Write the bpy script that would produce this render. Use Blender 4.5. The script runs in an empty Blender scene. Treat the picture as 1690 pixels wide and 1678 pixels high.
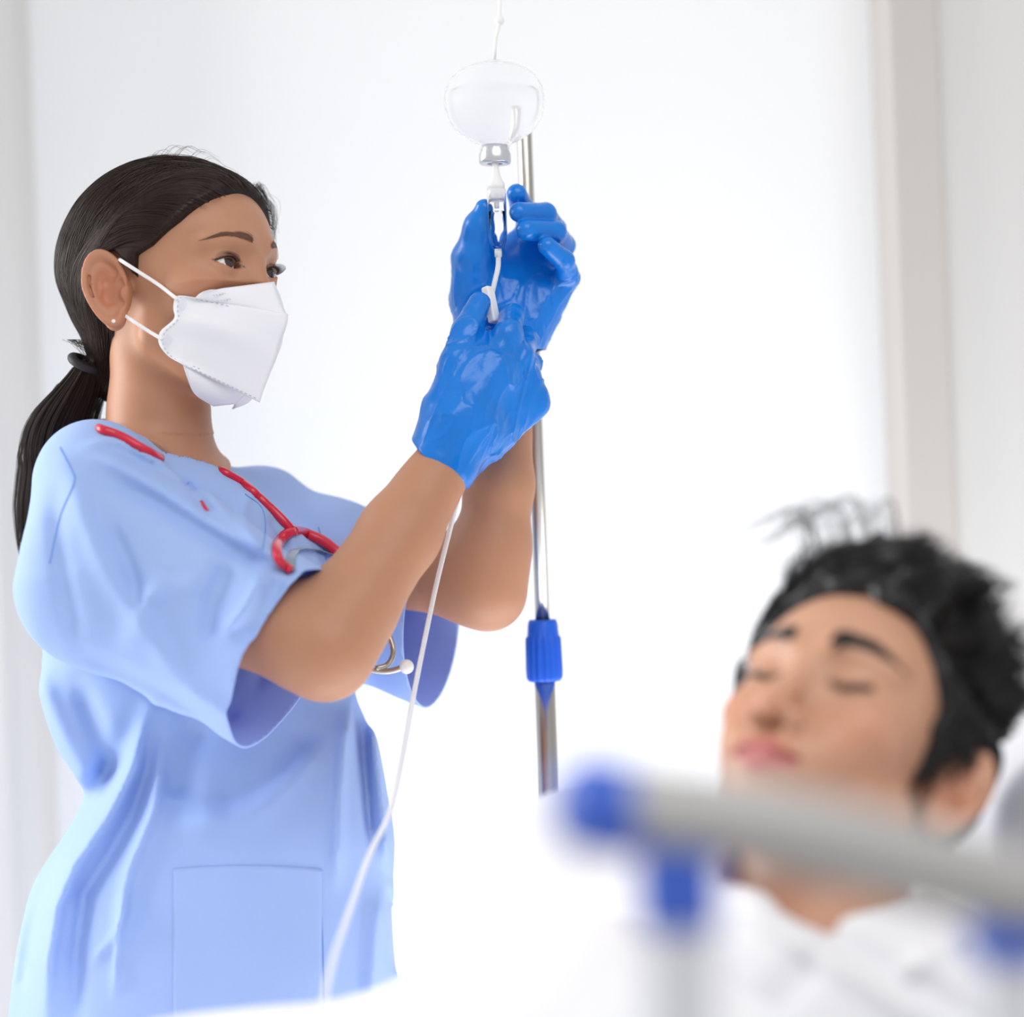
import bpy, math
import numpy as np
from mathutils import Matrix, Vector
rng = np.random.default_rng(7)
S = bpy.context.scene
COL = S.collection

# ------------------------------------------------------------------ camera
F = 3600.0; CX, CY = 845.0, 839.0            # focal length and centre in pixels of the 1690x1678 frame
CAM = np.array([0, 0, 1.27]); ROLL = -0.037
_c = math.sqrt(1 - ROLL**2)
RV = np.array([_c, 0, ROLL]); UV = np.array([-ROLL, 0, _c]); FV = np.array([0, 1.0, 0])
D0 = 1.946                                    # distance of the nurse
M0 = D0 / F                                   # metres per pixel there

def P(px, py, d): return CAM + (RV*(px-CX)/F + UV*(CY-py)/F + FV)*d
def N(px, py, dd=0.0): return P(px, py, D0+dd)
def to_px(p):
    q = p - CAM
    d = q[..., 1]
    return CX + F*(q@RV)/d, CY - F*(q@UV)/d, d

cam_d = bpy.data.cameras.new('camera'); cam = bpy.data.objects.new('camera', cam_d); COL.objects.link(cam)
cam.matrix_world = Matrix(((RV[0], UV[0], 0, CAM[0]), (RV[1], UV[1], -1, CAM[1]), (RV[2], UV[2], 0, CAM[2]), (0, 0, 0, 1)))
cam_d.sensor_width = 36; cam_d.sensor_fit = 'HORIZONTAL'; cam_d.lens = F/1690*36
cam_d.dof.use_dof = True; cam_d.dof.focus_distance = D0 - 0.04
cam_d.dof.aperture_fstop = cam_d.lens/1000/0.042
cam_d.clip_start = 0.05
S.camera = cam

# ------------------------------------------------------------------ light
S.view_settings.view_transform = 'Standard'; S.view_settings.look = 'None'
S.view_settings.gamma = 1; S.view_settings.exposure = 0.0; S.view_settings.use_curve_mapping = False
S.cycles.use_denoising = True
S.cycles.max_bounces = 16; S.cycles.transmission_bounces = 16; S.cycles.transparent_max_bounces = 24
w = bpy.data.worlds.new('world'); S.world = w; w.use_nodes = True
w.node_tree.nodes['Background'].inputs[0].default_value = (1.0, 0.998, 0.99, 1)
w.node_tree.nodes['Background'].inputs[1].default_value = 0.60

def area(name, loc, target, sx, sy, power, col=(1, 1, 1)):
    l = bpy.data.lights.new(name, 'AREA'); l.shape = 'RECTANGLE'; l.size = sx; l.size_y = sy
    l.energy = power; l.color = col
    o = bpy.data.objects.new(name, l); COL.objects.link(o); o.location = loc
    o.rotation_euler = (Vector(target)-Vector(loc)).to_track_quat('-Z', 'Y').to_euler()
    return o
area('window_light', (-2.1, 2.3, 1.7), (0.0, 2.0, 1.2), 1.4, 1.8, 68, (1.0, 0.99, 0.97))
area('back_wall_fill_light', (0.35, 1.9, 0.25), (0.2, 2.6, 1.1), 1.6, 0.5, 15)  # added unseen lamp, brightens the lower back wall
area('front_fill_light', (0.4, 0.4, 2.6), (0.1, 1.8, 1.2), 1.6, 1.2, 18)  # added fill from the front right, no fixture behind it

# ------------------------------------------------------------------ materials
def mat(name, col=(.8, .8, .8), rough=.5, metal=0, attr=False, sss=0, coat=0, trans=0, ior=1.45, alpha=1,
        noise=None, bump=None, sheen=0, spec=.5, emit=None):
    m = bpy.data.materials.new(name); m.use_nodes = True
    nt = m.node_tree; b = nt.nodes['Principled BSDF']
    b.inputs['Base Color'].default_value = (*col, 1); b.inputs['Roughness'].default_value = rough
    b.inputs['Metallic'].default_value = metal; b.inputs['IOR'].default_value = ior
    b.inputs['Coat Weight'].default_value = coat; b.inputs['Transmission Weight'].default_value = trans
    b.inputs['Alpha'].default_value = alpha; b.inputs['Specular IOR Level'].default_value = spec
    b.inputs['Sheen Weight'].default_value = sheen
    if sss:
        b.inputs['Subsurface Weight'].default_value = sss
        b.inputs['Subsurface Radius'].default_value = (1, .35, .2); b.inputs['Subsurface Scale'].default_value = .008
    src = None
    if attr:
        a = nt.nodes.new('ShaderNodeAttribute'); a.attribute_name = 'Col'; src = a.outputs['Color']
    if noise:
        sc, amt = noise
        tc = nt.nodes.new('ShaderNodeTexCoord'); n = nt.nodes.new('ShaderNodeTexNoise')
        n.inputs['Scale'].default_value = sc; n.inputs['Detail'].default_value = 4
        nt.links.new(tc.outputs['Object'], n.inputs['Vector'])
        mr = nt.nodes.new('ShaderNodeMapRange'); mr.inputs[3].default_value = 1-amt; mr.inputs[4].default_value = 1+amt
        nt.links.new(n.outputs['Fac'], mr.inputs[0])
        mx = nt.nodes.new('ShaderNodeVectorMath'); mx.operation = 'MULTIPLY'
        if src: nt.links.new(src, mx.inputs[0])
        else: mx.inputs[0].default_value = col
        nt.links.new(mr.outputs[0], mx.inputs[1]); src = mx.outputs[0]
    if src: nt.links.new(src, b.inputs['Base Color'])
    if bump:
        sc, st, dist = bump
        tc = nt.nodes.new('ShaderNodeTexCoord'); n = nt.nodes.new('ShaderNodeTexNoise')
        n.inputs['Scale'].default_value = sc; n.inputs['Detail'].default_value = 5
        nt.links.new(tc.outputs['Object'], n.inputs['Vector'])
        bp = nt.nodes.new('ShaderNodeBump'); bp.inputs['Strength'].default_value = st; bp.inputs['Distance'].default_value = dist
        nt.links.new(n.outputs['Fac'], bp.inputs['Height']); nt.links.new(bp.outputs[0], b.inputs['Normal'])
    if emit:
        b.inputs['Emission Color'].default_value = (*emit[0], 1); b.inputs['Emission Strength'].default_value = emit[1]
    return m

MAT = dict(
    skin=mat('skin', attr=True, rough=.5, sss=.25, noise=(60, .04), bump=(700, .12, .0006)),
    skin_man=mat('skin_man', attr=True, rough=.45, sss=.25, noise=(50, .05)),
    hair=mat('dark_brown_hair', (.022, .011, .0075), rough=.42, spec=.3, noise=(25, .35)),
    hair_black=mat('black_hair', (.008, .008, .009), rough=.35, spec=.5),
    brow=mat('brow_hair', (.13, .062, .038), rough=.6),
    lash=mat('lash_hair', (.01, .008, .008), rough=.6),
    eye=mat('eyeball', attr=True, rough=.12, coat=.6),
    scrubs=mat('scrub_cotton', (.48, .66, 1.0), rough=.8, sheen=.1, noise=(9, .05), bump=(900, .15, .0005)),
    thread=mat('scrub_seam', (.16, .31, .72), rough=.8),
    glove=mat('nitrile_glove', (.002, .185, .67), rough=.25, spec=.55, noise=(30, .12), bump=(60, .35, .003)),
    mask=mat('mask_nonwoven', (.86, .86, .90), rough=.85, bump=(500, .15, .0004)),
    maskgrey=mat('mask_emboss', (.55, .58, .66), rough=.9),
    elastic=mat('white_elastic', (.9, .9, .9), rough=.8),
    red=mat('red_rubber', (.62, .012, .045), rough=.3, coat=.3),
    chrome=mat('chrome', (.50, .475, .44), rough=.22, metal=1),
    steel=mat('brushed_steel', (.66, .63, .59), rough=.2, metal=1),
    grey_metal=mat('grey_spring', (.3, .36, .45), rough=.4, metal=.6),
    pearl=mat('pearl', (.9, .85, .78), rough=.2, coat=.5),
    blue_plastic=mat('blue_plastic', (.012, .12, .72), rough=.35),
    navy_plastic=mat('royal_blue_plastic', (.05, .13, .62), rough=.4),
    wall=mat('wall_paint', (.86, .87, .88), rough=.9, noise=(3, .01)),
    pillar=mat('pillar_paint', (.66, .65, .64), rough=.9, noise=(3, .01)),
    floor=mat('floor_vinyl', (.7, .7, .7), rough=.4, noise=(4, .05)),
    linen=mat('white_linen', (.87, .87, .9), rough=.9, noise=(6, .02), bump=(300, .1, .0006)),
    gown=mat('white_shirt_cotton', (.80, .80, .83), rough=.9, noise=(8, .03)),
    aluminium=mat('matt_aluminium', (.46, .45, .44), rough=.5, metal=.25),
    rail_post=mat('pale_rail_plastic', (.74, .75, .80), rough=.5),
    white_plastic=mat('white_plastic', (.86, .86, .86), rough=.35),
    dark=mat('dark_rubber', (.02, .02, .025), rough=.6),
    clear=mat('clear_plastic', (1, 1, 1), rough=.03, trans=1, ior=1.06, spec=.5),
    water=mat('saline', (.97, .985, 1), rough=.0, trans=1, ior=1.10),
    bottle=mat('bottle_plastic', (.98, .98, .99), rough=.3, trans=.84, ior=1.035),
    milky=mat('bottle_liquid', (.98, .985, 1), rough=.3, trans=.85, ior=1.04),
    shade_strip=mat('pillar_side_shade', (.53, .50, .475), rough=.9),  # darker beige holds the shade of the pillar's side face
    tube=mat('soft_tubing', (.97, .97, 1), rough=.2, trans=.35, ior=1.3),
    silver=mat('silver_cap', (.66, .67, .70), rough=.28, metal=.7),
)

def thin_cloth(m, col, fac):                             # thin woven cloth lets some light through
    nt = m.node_tree; out = nt.nodes['Material Output']; b_ = nt.nodes['Principled BSDF']
    t = nt.nodes.new('ShaderNodeBsdfTranslucent'); t.inputs[0].default_value = (*col, 1)
    x = nt.nodes.new('ShaderNodeMixShader'); x.inputs[0].default_value = fac
    nt.links.new(b_.outputs[0], x.inputs[1]); nt.links.new(t.outputs[0], x.inputs[2]); nt.links.new(x.outputs[0], out.inputs[0])
thin_cloth(MAT['scrubs'], (.10, .34, 1.0), .27)

# ------------------------------------------------------------------ object helpers
def link(name, data, parent=None):
    o = bpy.data.objects.new(name, data); COL.objects.link(o)
    if parent is not None: o.parent = parent; o.matrix_parent_inverse = parent.matrix_world.inverted()
    return o
def tag(o, label=None, cat=None, group=None, kind=None):
    if label: o['label'] = label
    if cat: o['category'] = cat
    if group: o['group'] = group
    if kind: o['kind'] = kind
    return o
def empty(name, loc, label, cat, **k):
    o = link(name, None); o.location = Vector(loc); bpy.context.view_layer.update()
    return tag(o, label, cat, **k)
def mesh(name, v, f, m, parent=None, col=None, smooth=True, solid=None, bevel=None, sub=0):
    me = bpy.data.meshes.new(name)
    v = np.asarray(v, dtype=np.float64)
    if parent is not None and False: pass
    me.from_pydata(v.tolist() if len(v) < 3000 else [], [], f if len(v) < 3000 else [])
    if len(v) >= 3000:
        f = np.asarray(f, dtype=np.int32); k = f.shape[1]
        me.vertices.add(len(v)); me.vertices.foreach_set('co', v.ravel())
        me.loops.add(f.size); me.loops.foreach_set('vertex_index', f.ravel())
        me.polygons.add(len(f)); me.polygons.foreach_set('loop_start', np.arange(0, f.size, k, dtype=np.int32))
        me.update(calc_edges=True)
    me.materials.append(m)
    if smooth: me.shade_smooth()
    if col is not None:
        a = me.color_attributes.new('Col', 'FLOAT_COLOR', 'POINT')
        c4 = np.ones((len(v), 4)); c4[:, :3] = col; a.data.foreach_set('color', c4.ravel())
    o = link(name, me, parent)
    if bevel:
        b = o.modifiers.new('bevel', 'BEVEL'); b.width = bevel; b.segments = 3; b.limit_method = 'ANGLE'
    if solid:
        s = o.modifiers.new('solidify', 'SOLIDIFY'); s.thickness = solid; s.offset = -1
    if sub:
        s = o.modifiers.new('subsurf', 'SUBSURF'); s.levels = sub; s.render_levels = sub
    return o
def spline(pts, n):
    pts = np.asarray(pts, float)
    if len(pts) < 3:
        t = np.linspace(0, 1, n)[:, None]; return pts[0]*(1-t)+pts[-1]*t
    d = np.r_[0, np.cumsum(np.sqrt(np.linalg.norm(np.diff(pts, axis=0), axis=1))+1e-9)]
    Pp = np.vstack([2*pts[0]-pts[1], pts, 2*pts[-1]-pts[-2]]); out = []
    dd = np.r_[d[0]-(d[1]-d[0]), d, d[-1]+(d[-1]-d[-2])]
    for t in np.linspace(d[0], d[-1], n):
        i = min(max(np.searchsorted(d, t, side='right')-1, 0), len(pts)-2)+1
        t0, t1, t2, t3 = dd[i-1:i+3]; p0, p1, p2, p3 = Pp[i-1:i+3]
        a1 = (t1-t)/(t1-t0)*p0+(t-t0)/(t1-t0)*p1; a2 = (t2-t)/(t2-t1)*p1+(t-t1)/(t2-t1)*p2; a3 = (t3-t)/(t3-t2)*p2+(t-t2)/(t3-t2)*p3
        b1 = (t2-t)/(t2-t0)*a1+(t-t0)/(t2-t0)*a2; b2 = (t3-t)/(t3-t1)*a2+(t-t1)/(t3-t1)*a3
        out.append((t2-t)/(t2-t1)*b1+(t-t1)/(t2-t1)*b2)
    return np.array(out)
def tube_geo(pts, r, sides=12, n=None, caps=True, flat=1.0, flatdir=None):
    pts = np.asarray(pts, float)
    if n: 
        if not np.isscalar(r): r = np.interp(np.linspace(0, 1, n), np.linspace(0, 1, len(r)), r)
        pts = spline(pts, n)
    m = len(pts); r = np.full(m, r) if np.isscalar(r) else np.asarray(r, float)
    T = np.gradient(pts, axis=0); T /= np.linalg.norm(T, axis=1)[:, None]+1e-12
    u = np.array(flatdir if flatdir is not None else ([0, 0, 1] if abs(T[0][2]) < .9 else [1, 0, 0]), float)
    V = []; 
    for i in range(m):
        if flatdir is not None: u = np.array(flatdir, float)
        u = u - T[i]*(u@T[i]); u /= np.linalg.norm(u)+1e-12; b = np.cross(T[i], u)
        a = np.linspace(0, 2*np.pi, sides, endpoint=False)
        V.append(pts[i] + r[i]*(np.cos(a)[:, None]*u*flat + np.sin(a)[:, None]*b))
    V = np.vstack(V); Fc = []
    for i in range(m-1):
        for k in range(sides):
            k2 = (k+1) % sides
            Fc.append((i*sides+k, i*sides+k2, (i+1)*sides+k2, (i+1)*sides+k))
    if caps:
        c0, c1 = len(V), len(V)+1; V = np.vstack([V, pts[0], pts[-1]])
        for k in range(sides):
            k2 = (k+1) % sides
            Fc.append((c0, k2, k, k)); Fc.append((c1, (m-1)*sides+k, (m-1)*sides+k2, (m-1)*sides+k2))
        Fc = [f if f[2] != f[3] else f[:3] for f in Fc]
    return V, Fc
def tube(name, pts, r, m, parent=None, **k):
    v, f = tube_geo(pts, r, **k); return mesh(name, v, f, m, parent)
def lathe(name, prof, m, parent, base, axis, seg=40, **k):
    """prof: (radius, height) pairs along axis from base"""
    axis = np.asarray(axis, float); axis /= np.linalg.norm(axis)
    u = np.cross(axis, [0, 1, 0]); u /= np.linalg.norm(u); b = np.cross(axis, u)
    a = np.linspace(0, 2*np.pi, seg, endpoint=False); V = []; Fc = []
    for r, h in prof:
        V.append(np.asarray(base)+axis*h+max(r, 1e-5)*(np.cos(a)[:, None]*u+np.sin(a)[:, None]*b))
    V = np.vstack(V)
    for i in range(len(prof)-1):
        for j in range(seg):
            j2 = (j+1) % seg; Fc.append((i*seg+j, (i+1)*seg+j, (i+1)*seg+j2, i*seg+j2))
    return mesh(name, V, Fc, m, parent, **k)
def boxgeo(lo, hi):
    (a, b, c), (d, e, f) = lo, hi
    V = [(a, b, c), (d, b, c), (d, e, c), (a, e, c), (a, b, f), (d, b, f), (d, e, f), (a, e, f)]
    return V, [(0, 3, 2, 1), (4, 5, 6, 7), (0, 1, 5, 4), (1, 2, 6, 5), (2, 3, 7, 6), (3, 0, 4, 7)]
def box(name, lo, hi, m, parent=None, bevel=.004, **k):
    v, f = boxgeo(lo, hi); return mesh(name, v, f, m, parent, smooth=False, bevel=bevel, **k)
def strands(name, curves, rad, m, parent=None, tip=.3):
    """curves: (n, k, 3)"""
    n, k, _ = curves.shape
    h = bpy.data.hair_curves.new(name); h.add_curves([k]*n)
    h.points.foreach_set('position', curves.reshape(-1).astype(np.float32))
    rr = np.broadcast_to(np.linspace(1, tip, k)**1.0*rad, (n, k)) if np.isscalar(rad) else rad[:, None]*np.linspace(1, tip, k)
    h.points.foreach_set('radius', rr.reshape(-1).astype(np.float32))
    h.materials.append(m)
    return link(name, h, parent)

# ------------------------------------------------------------------ distance fields and meshing
def smin(a, b, k):
    h = np.clip(.5+.5*(b-a)/k, 0, 1); return b*(1-h)+a*h-k*h*(1-h)
def smax(a, b, k): return -smin(-a, -b, k)
def ell(p, c, r):
    q = p-np.asarray(c); r = np.asarray(r)
    k0 = np.linalg.norm(q/r, axis=1); k1 = np.linalg.norm(q/(r*r), axis=1)
    return k0*(k0-1)/(k1+1e-9)
def cap(p, a, b, ra, rb):
    a = np.asarray(a, float); b = np.asarray(b, float); ba = b-a
    h = np.clip(((p-a)@ba)/(ba@ba), 0, 1)
    return np.linalg.norm(p-a-h[:, None]*ba, axis=1)-(ra+(rb-ra)*h)
def chain(p, pts, rs, k=.006):
    d = None
    for i in range(len(pts)-1):
        c = cap(p, pts[i], pts[i+1], rs[i], rs[i+1]); d = c if d is None else smin(d, c, k)
    return d
def sph(p, c, r): return np.linalg.norm(p-np.asarray(c), axis=1)-r
def within(p, c, R, f, margin=.03):
    """evaluate f only near the bounding sphere"""
    d = sph(p, c, R); m = d < margin; out = d.copy()
    if m.any(): out[m] = f(p[m])
    return out
def poly2(x, z, pts):
    """signed distance to a closed polygon, negative inside"""
    pts = np.asarray(pts, float); d = np.full(len(x), 1e9); s = np.ones(len(x))
    for i in range(len(pts)):
        a = pts[i]; b = pts[i-1]; e = b-a; wx = x-a[0]; wz = z-a[1]
        t = np.clip((wx*e[0]+wz*e[1])/(e@e), 0, 1)
        d = np.minimum(d, (wx-e[0]*t)**2+(wz-e[1]*t)**2)
        c1 = z >= a[1]; c2 = z < b[1]; c3 = e[0]*wz > e[1]*wx
        fl = (c1 & c2 & c3) | (~c1 & ~c2 & ~c3); s = np.where(fl, -s, s)
    return s*np.sqrt(d)
def noise3(p, seed=0):
    i = np.floor(p).astype(np.int64); f = p-i; f = f*f*(3-2*f)
    def H(a, b, c):
        n = (a*73856093) ^ (b*19349663) ^ (c*83492791) ^ (seed*2654435761)
        n = (n ^ (n >> 13))*1274126177 & 0x7fffffff
        return ((n ^ (n >> 16)) & 0xffff)/32767.5-1
    r = 0
    for dx in (0, 1):
        for dy in (0, 1):
            for dz in (0, 1):
                wt = (f[:, 0] if dx else 1-f[:, 0])*(f[:, 1] if dy else 1-f[:, 1])*(f[:, 2] if dz else 1-f[:, 2])
                r = r+wt*H(i[:, 0]+dx, i[:, 1]+dy, i[:, 2]+dz)
    return r
def axis(lo, hi, h, fine=()):
    xs = [lo]
    while xs[-1] < hi or (len(xs)-1) % 8:
        x = xs[-1]; s = h
        for a, b, hf in fine:
            if a-.01 < x < b+.01: s = min(s, hf)
        xs.append(x+s)
    return np.array(xs)
def extract(f, lo, hi, h, fine=None, newton=2, slack=1.5):
    fine = fine or [(), (), ()]
    A = [axis(lo[k], hi[k], h, fine[k]) for k in range(3)]
    B = 8; nb = [(len(a)-1)//B for a in A]; NY, NZ = len(A[1])+2, len(A[2])+2
    cs = [a[4::B][:n] for a, n in zip(A, nb)]; hs = [(a[B::B]-a[:-1:B][:n])[:n]/2 for a, n in zip(A, nb)]
    G = np.stack(np.meshgrid(*cs, indexing='ij'), -1).reshape(-1, 3)
    Hh = np.sqrt(sum(q**2 for q in np.meshgrid(*hs, indexing='ij'))).reshape(-1)
    act = np.argwhere((np.abs(f(G)) < slack*Hh+.002).reshape(nb))
    VP, VI, FA = [], [], []
    r9 = np.arange(9)
    for s in range(0, len(act), 400):
        a = act[s:s+400]*B; n = len(a)
        X, Y, Z = (A[k][a[:, k, None]+r9] for k in range(3))
        Pn = np.empty((n, 9, 9, 9, 3)); Pn[..., 0] = X[:, :, None, None]; Pn[..., 1] = Y[:, None, :, None]; Pn[..., 2] = Z[:, None, None, :]
        V = f(Pn.reshape(-1, 3)).reshape(n, 9, 9, 9); ins = V < 0
        if ins.all() or (~ins).all(): continue
        acc = np.zeros((n, 8, 8, 8, 3)); cnt = np.zeros((n, 8, 8, 8))
        for ax in range(3):
            s0 = [slice(None)]*4; s1 = [slice(None)]*4; s0[ax+1] = slice(0, 8); s1[ax+1] = slice(1, 9)
            V0, V1 = V[tuple(s0)], V[tuple(s1)]; cr = (V0 < 0) != (V1 < 0)
            t = np.where(cr, V0/(V0-V1+1e-30), 0)
            pos = (Pn[tuple(s0)]*(1-t[..., None])+Pn[tuple(s1)]*t[..., None])*cr[..., None]
            o1, o2 = [k for k in range(3) if k != ax]
            for d1 in (0, 1):
                for d2 in (0, 1):
                    sl = [slice(None)]*4; sl[ax+1] = slice(0, 8); sl[o1+1] = slice(d1, d1+8); sl[o2+1] = slice(d2, d2+8)
                    acc += pos[tuple(sl)]; cnt += cr[tuple(sl)]
            sl = [slice(None), slice(0, 8), slice(0, 8), slice(0, 8)]
            e = np.argwhere(cr[tuple(sl)])
            if len(e):
                g = a[e[:, 0]]+e[:, 1:]; neg = V0[tuple(sl)][tuple(e.T)] < 0
                b1, b2 = (ax+1) % 3, (ax+2) % 3; q = []
                for m1, m2 in ((1, 1), (0, 1), (0, 0), (1, 0)):
                    c = g.copy(); c[:, b1] -= m1; c[:, b2] -= m2; c += 1
                    q.append((c[:, 0]*NY+c[:, 1])*NZ+c[:, 2])
                q = np.stack(q, 1); q[~neg] = q[~neg][:, ::-1]; FA.append(q)
        m = np.argwhere(cnt > 0); g = a[m[:, 0]]+m[:, 1:]+1
        VI.append((g[:, 0]*NY+g[:, 1])*NZ+g[:, 2]); VP.append(acc[tuple(m.T)]/cnt[tuple(m.T)][:, None])
    ids = np.concatenate(VI); vp = np.concatenate(VP); fa = np.concatenate(FA)
    ids, first = np.unique(ids, return_index=True); vp = vp[first]
    ix = np.clip(np.searchsorted(ids, fa), 0, len(ids)-1); ok = (ids[ix] == fa).all(1); fa = ix[ok]
    for _ in range(newton):
        v0 = f(vp); g = grad(f, vp)
        st = (v0/(np.einsum('ij,ij->i', g, g)+1e-6))[:, None]*g
        ln = np.linalg.norm(st, axis=1); st *= np.minimum(1, .7*h/(ln+1e-12))[:, None]; vp = vp-.8*st
    return vp, fa
def grad(f, p, e=4e-4):
    g = np.empty_like(p)
    for k in range(3):
        d = np.zeros(3); d[k] = e; g[:, k] = (f(p+d)-f(p-d))/(2*e)
    return g
def drop(v, fa, bad):
    """remove faces all of whose vertices are bad, then unused vertices"""
    fa = fa[~bad[fa].all(1)]; used = np.unique(fa); mp = np.full(len(v), -1); mp[used] = np.arange(len(used))
    return v[used], mp[fa]
def surf(f, px, py, d0=1.2, d1=2.6):
    """first hit of the camera ray through a pixel with a distance field (to lay pieces on a surface)"""
    px = np.atleast_1d(np.asarray(px, float)); py = np.atleast_1d(np.asarray(py, float)); d = np.full(len(px), d0)
    for _ in range(70):
        p = np.array([P(a, b, c) for a, b, c in zip(px, py, d)]); d = np.minimum(d+f(p)*.8, d1)
    return np.array([P(a, b, c) for a, b, c in zip(px, py, d)])

# ------------------------------------------------------------------ heads
class Frame:
    def __init__(s, yaw, pitch, roll, origin, scale=1.0):
        y, a, r = (math.radians(q) for q in (yaw, pitch, roll))
        f0 = np.array([math.sin(y), -math.cos(y), 0]); up = np.array([0, 0, 1.0]); l = np.array([math.cos(y), math.sin(y), 0])
        f = f0*math.cos(a)+up*math.sin(a); u = up*math.cos(a)-f0*math.sin(a)
        rot = lambda v: np.array([v[0]*math.cos(r)+v[2]*math.sin(r), v[1], -v[0]*math.sin(r)+v[2]*math.cos(r)])
        s.M = np.stack([rot(f), rot(l), rot(u)])      # rows: local axes in the world
        s.o = np.asarray(origin, float); s.s = scale
    def loc(s, p): return ((p-s.o)@s.M.T)/s.s
    def wld(s, q): return (np.asarray(q, float)*s.s)@s.M+s.o

def ear_sdf(q):
    """q: ear coordinates: u forward, v up, w outward from the head"""
    u, v, w_ = q.T
    uu = u+.12*v                                        # the ear leans back
    ru = .0175-.0035*np.clip(-v/.03, 0, 1); rv = .0315
    rad = np.sqrt((uu/ru)**2+(v/rv)**2)
    dish = .004+.35*np.clip(-uu, -.01, .02)+.004*rad**2
    d_out = (rad-1)*.018
    body = smax(np.abs(w_-dish+.0010)-.0026, d_out, .002)
    # helix: rim tube, open at the front below
    ang = np.arctan2(v/rv, uu/ru); rim = np.sqrt(((rad-.93)*.019)**2+(w_-dish-.0022)**2)-.0032
    rim = rim+.004*np.clip((uu-.008)/.004, 0, 1)*np.clip((.008-v)/.01, 0, 1)
    d = smin(body, rim, .0025)
    # helix root running into the bowl
    d = smin(d, cap(q, (.013, .012, .006), (.001, .001, .003), .0022, .0012), .002)
    # antihelix: inner ridge
    ra = np.sqrt(((uu+.001)/(ru*.60))**2+((v+.001)/(rv*.62))**2)
    anti = np.sqrt(((ra-1)*.0115)**2+(w_-dish-.0020)**2)-.0024
    anti = anti+.004*np.clip((uu+.0)/.006, 0, 1)
    d = smin(d, anti, .003)
    # concha bowl
    bowl = ell(q, (.0030, -.005, .0085), (.0090, .0110, .0066)); d = smax(d, -bowl, .0015)
    scaph = np.sqrt(((np.sqrt((uu/(ru*.78))**2+((v-.001)/(rv*.80))**2)-1)*.015)**2+(w_-dish-.0028)**2)-.0014; d = smax(d, -(scaph+.01*np.clip((uu-.002)/.006, 0, 1)+.01*np.clip((-.008-v)/.006, 0, 1)+.01*np.clip((v-.012)/.006, 0, 1)), .001)
    bowl2 = ell(q, (.001, .006, .0075), (.006, .005, .0045)); d = smax(d, -bowl2, .002)
    # tragus, antitragus, lobe
    d = smin(d, ell(q, (.0135, -.006, .0055), (.0032, .006, .0040)), .003)
    d = smin(d, ell(q, (.002, -.0185, .0052), (.006, .0035, .0032)), .003)
    d = smin(d, ell(q, (.0035, -.027, .0035), (.0095, .0095, .0036)), .005)
    # back wall joining the skull
    d = smin(d, ell(q, (.006, -.002, -.003), (.012, .021, .006)), .006)
    return d

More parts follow.
